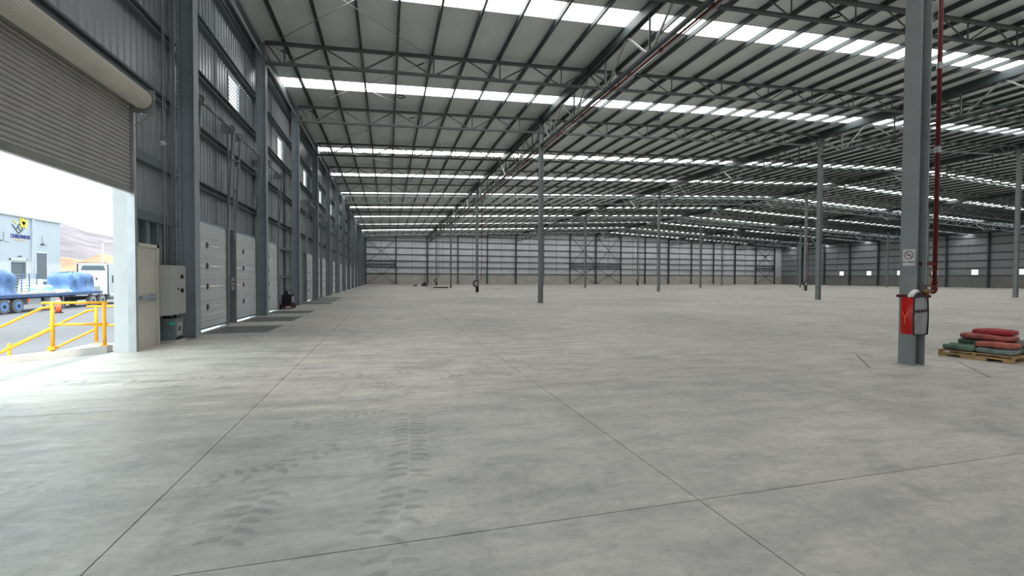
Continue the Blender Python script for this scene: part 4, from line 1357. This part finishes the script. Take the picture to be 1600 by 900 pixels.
# white car by the facade
r = root('white_car', 'white car parked by the warehouse facade behind the trailer', 'car', (-34.5, 58.8, -1.0))
body = [(-2.2, 0.35), (2.2, 0.35), (2.25, 0.8), (1.9, 1.0), (1.0, 1.12), (0.3, 1.85), (-0.6, 2.25), (-1.9, 2.3), (-2.2, 1.2)]
b_ = MB().prism(body, 'x', -0.9, 0.9).build('body', WHITE, r)
MB().prism([(-1.7, 1.4), (0.3, 1.4), (0.2, 1.75), (-0.6, 2.0), (-1.7, 2.05)], 'x', 0.901, 0.92).build('side_window', GLASS, b_)
for y in (-1.4, 1.4):
    for x in (-0.8, 0.8):
        MB().tube([(x-0.1, y, 0.33), (x+0.1, y, 0.33)], 0.33, 14).build('wheel', TYRE, r)

# ------------------------------------------------------------------ warehouse across the yard
FX = -38.8
r = root('warehouse', 'white warehouse across the yard with a yellow star logo sign', 'building', (FX, 50, -1.0))
OZ = 1.0
YE = 18.9          # far corner (world y 68.9)
MB().box(-30, 0, -40, YE, 4.1, 9.1).build('upper_wall', FACADE, r)
MB().box(-29.9, 0.06, -40, 11.1, 0, 4.1).box(-29.9, 0.06, 13.35, 14.7, 0, 4.1).box(-29.9, 0.06, 16.6, YE, 0, 4.1).build('block_base', FACB, r)
MB().box(-30.2, 0.25, -40.2, YE+0.2, 9.1, 9.32).build('roof_edge', WHITE, r)
MB().box(0.0, 0.12, -40, YE, 9.02, 9.1).build('eave_trim', GALV, r)
MB().box(0.0, 0.16, 14.1, 14.55, 0, 9.1).build('pilaster', FACADE, r)
MB().box(0.0, 0.12, 14.56, 14.64, 0, 9.0).build('downpipe', WHITE, r)
d = MB().box(0.0, 0.08, 14.7, 14.8, 0, 5.35).box(0.0, 0.08, 16.5, 16.62, 0, 5.35).box(0.0, 0.08, 14.7, 16.62, 5.25, 5.4).build('door_frame', WHITE, r)
MB().box(-0.1, 0.03, 14.8, 16.5, 0, 5.25).build('shutter', FACD, d)
d = MB().box(0.0, 0.08, 11.0, 11.1, 0, 4.5).box(0.0, 0.08, 13.3, 13.42, 0, 4.5).box(0.0, 0.08, 11.0, 13.42, 4.3, 4.5).build('door_frame', WHITE, r)
MB().box(-0.3, -0.1, 11.1, 13.3, 0, 4.3).build('shutter', FACD, d)
for (y0, y1, z0, z1) in ((10.25, 11.15, 6.25, 7.25), (15.85, 16.75, 6.25, 7.25), (5.5, 6.4, 6.25, 7.25)):
    w = MB().box(0, 0.06, y0, y1, z0, z1).build('window', GALV, r)
    for q in range(4):
        z = z0+0.06+q*(z1-z0-0.1)/4
        MB().box(0.06, 0.075, y0+0.06, y1-0.06, z, z+(z1-z0)/4-0.06).build('pane', FACADE, w)
for y in (9.6, 15.75):
    MB().box(0.0, 0.25, y-0.12, y+0.12, 6.22, 6.36).build('wall_lamp', DARK, r)
MB().tube([(0.05, 12.25, 4.75), (0.3, 12.25, 4.75)], 0.07, 6).build('wall_lamp', DARK, r)
# the sign: emblem and lettering on the facade
def strip(m, pts, w):
    for a, b in zip(pts[:-1], pts[1:]):
        m.bar((0.04, a[0], a[1]), (0.04, b[0], b[1]), w, 0.04, (1, 0, 0))
em = MB()
strip(em, [(11.42, 8.15), (12.3, 7.22), (12.95, 7.72), (12.45, 8.28), (11.95, 7.65)], 0.07)
strip(em, [(12.2, 7.95), (12.62, 7.5)], 0.06)
em.build('emblem_outline', DARK, r)
ey = MB()
strip(ey, [(12.5, 8.95), (13.45, 7.95)], 0.26)
strip(ey, [(12.55, 8.0), (13.55, 8.85)], 0.26)
strip(ey, [(12.98, 9.0), (13.05, 8.05)], 0.2)
strip(ey, [(12.55, 8.5), (13.6, 8.4)], 0.2)
strip(ey, [(11.65, 8.6), (12.1, 8.25)], 0.12)
ey.build('emblem_star', SYEL, r)
ek = MB()
strip(ek, [(12.65, 8.9), (12.95, 8.55)], 0.05)
strip(ek, [(13.05, 8.45), (13.4, 8.7)], 0.05)
ek.build('emblem_stroke', DARK, r)
t_ = place(text_mesh('CHRONOS', 0.58, NAVY, 0.02, 0.006), 'lettering', r, (0.05, 12.5, 6.90))
t_.rotation_euler = (math.pi/2, 0, math.pi/2)
MB().box(0.02, 0.05, 11.75, 13.15, 6.50, 6.56).build('sign_underline', SORG, r)

# street lamp
r = root('street_lamp', 'white street lamp post beyond the truck in front of the hill', 'street lamp', (-42.3, 84.6, -1.0))
MB().tube([(0, 0, 0), (0, 0, 7.6)], [0.10, 0.07], 8).build('pole', WHITE, r, smooth=True)
MB().tube([(0, 0, 7.6), (0.2, 0.15, 7.9), (0.9, 0.6, 8.05)], 0.06, 8).build('arm', WHITE, r, smooth=True)
MB().box(0.75, 1.2, 0.45, 0.75, 7.98, 8.12).build('lamp_head', WHITE, r)

# hills
hb = MB()
NA, NRr = 70, 14
def hill_h(a):
    d = math.degrees(a)
    pts = [(-100, 30), (-60, 52), (-40, 55), (-33, 48), (-29.5, 42), (-27.5, 36), (-25.5, 33), (-21, 24), (-14, 16), (0, 10), (30, 8)]
    for (x0, y0), (x1, y1) in zip(pts[:-1], pts[1:]):
        if x0 <= d <= x1:
            return y0+(y1-y0)*(d-x0)/(x1-x0)
    return 8
vs = []
for j in range(NRr+1):
    t = j/NRr
    rr_ = 210+t*330
    for i in range(NA+1):
        a = math.radians(-95+i*115/NA)
        hh = hill_h(a)*min(1, t/0.75)**1.15*(1 if t <= 0.75 else 1-(t-.75)*0.8)
        hh *= 1+0.16*noise.noise(Vector((a*9, t*3, 0)))*(1-t*.5)
        hh += 2.2*noise.noise(Vector((a*30, t*9, 2.0)))*t*(1-0.6*t)
        vs.append((rr_*math.sin(a), rr_*math.cos(a), -1.1+hh))
fs = [(j*(NA+1)+i, j*(NA+1)+i+1, (j+1)*(NA+1)+i+1, (j+1)*(NA+1)+i) for j in range(NRr) for i in range(NA)]
hb.add(vs, fs)
hill = struct(hb.build('hillside', HILL, None, smooth=True))
eb = MB()
vs = []
NI, NJ = 24, 6
for j in range(NJ+1):
    for i in range(NI+1):
        t = j/NJ
        x = -84+i*(52/NI)
        hh = 8.2*math.sin(math.pi*min(1, max(0, t)))**0.7*(0.85+0.3*noise.noise(Vector((i*0.5, t*2, 4))))*(0.35+0.65*max(0, min(1, (-44-x)/10)))
        vs.append((x, 118+t*22, -1.05+max(0, hh)))
fs = [(j*(NI+1)+i, j*(NI+1)+i+1, (j+1)*(NI+1)+i+1, (j+1)*(NI+1)+i) for j in range(NJ) for i in range(NI)]
eb.add(vs, fs)
struct(eb.build('earth_bank', EARTH, None, smooth=True))
# shrubs on the bank
for k, (x, y, s, lab) in enumerate([(-68.5, 116, 0.6, 'dusty shrub on the earth bank just right of the warehouse'), (-59.0, 116, 0.9, 'dusty shrub left of the street lamp beyond the truck'), (-51.0, 116, 1.1, 'dusty shrub right of the street lamp beyond the truck')]):
    m = MB()
    rnd = random.Random(40+k)
    for q in range(160):
        th, ph = rnd.random()*6.28, math.acos(1-rnd.random()*1.1)
        rad = 1.6*s*(0.6+0.4*rnd.random())
        c_ = Vector((math.cos(th)*math.sin(ph)*rad, math.sin(th)*math.sin(ph)*rad, 1.2+math.cos(ph)*rad*0.9))
        u = Vector((rnd.uniform(-1, 1), rnd.uniform(-1, 1), rnd.uniform(-1, 1))).normalized()*0.38*s
        w_ = u.cross(Vector((rnd.uniform(-1, 1), rnd.uniform(-1, 1), rnd.uniform(-1, 1)))).normalized()*0.28*s
        m.add([c_-u, c_+w_, c_+u, c_-w_], [(0, 1, 2, 3)])
    r = root('shrub', lab, 'shrub', (x, y, -1.0+(2.4 if y > 117 else 0)), 0, 'shrubs beyond the truck')
    stuff(m.build('foliage', LEAFM, r))
    MB().tube([(0, 0, 0), (0.1, 0, 1.4)], 0.1, 6).build('trunk', WOODP, r)
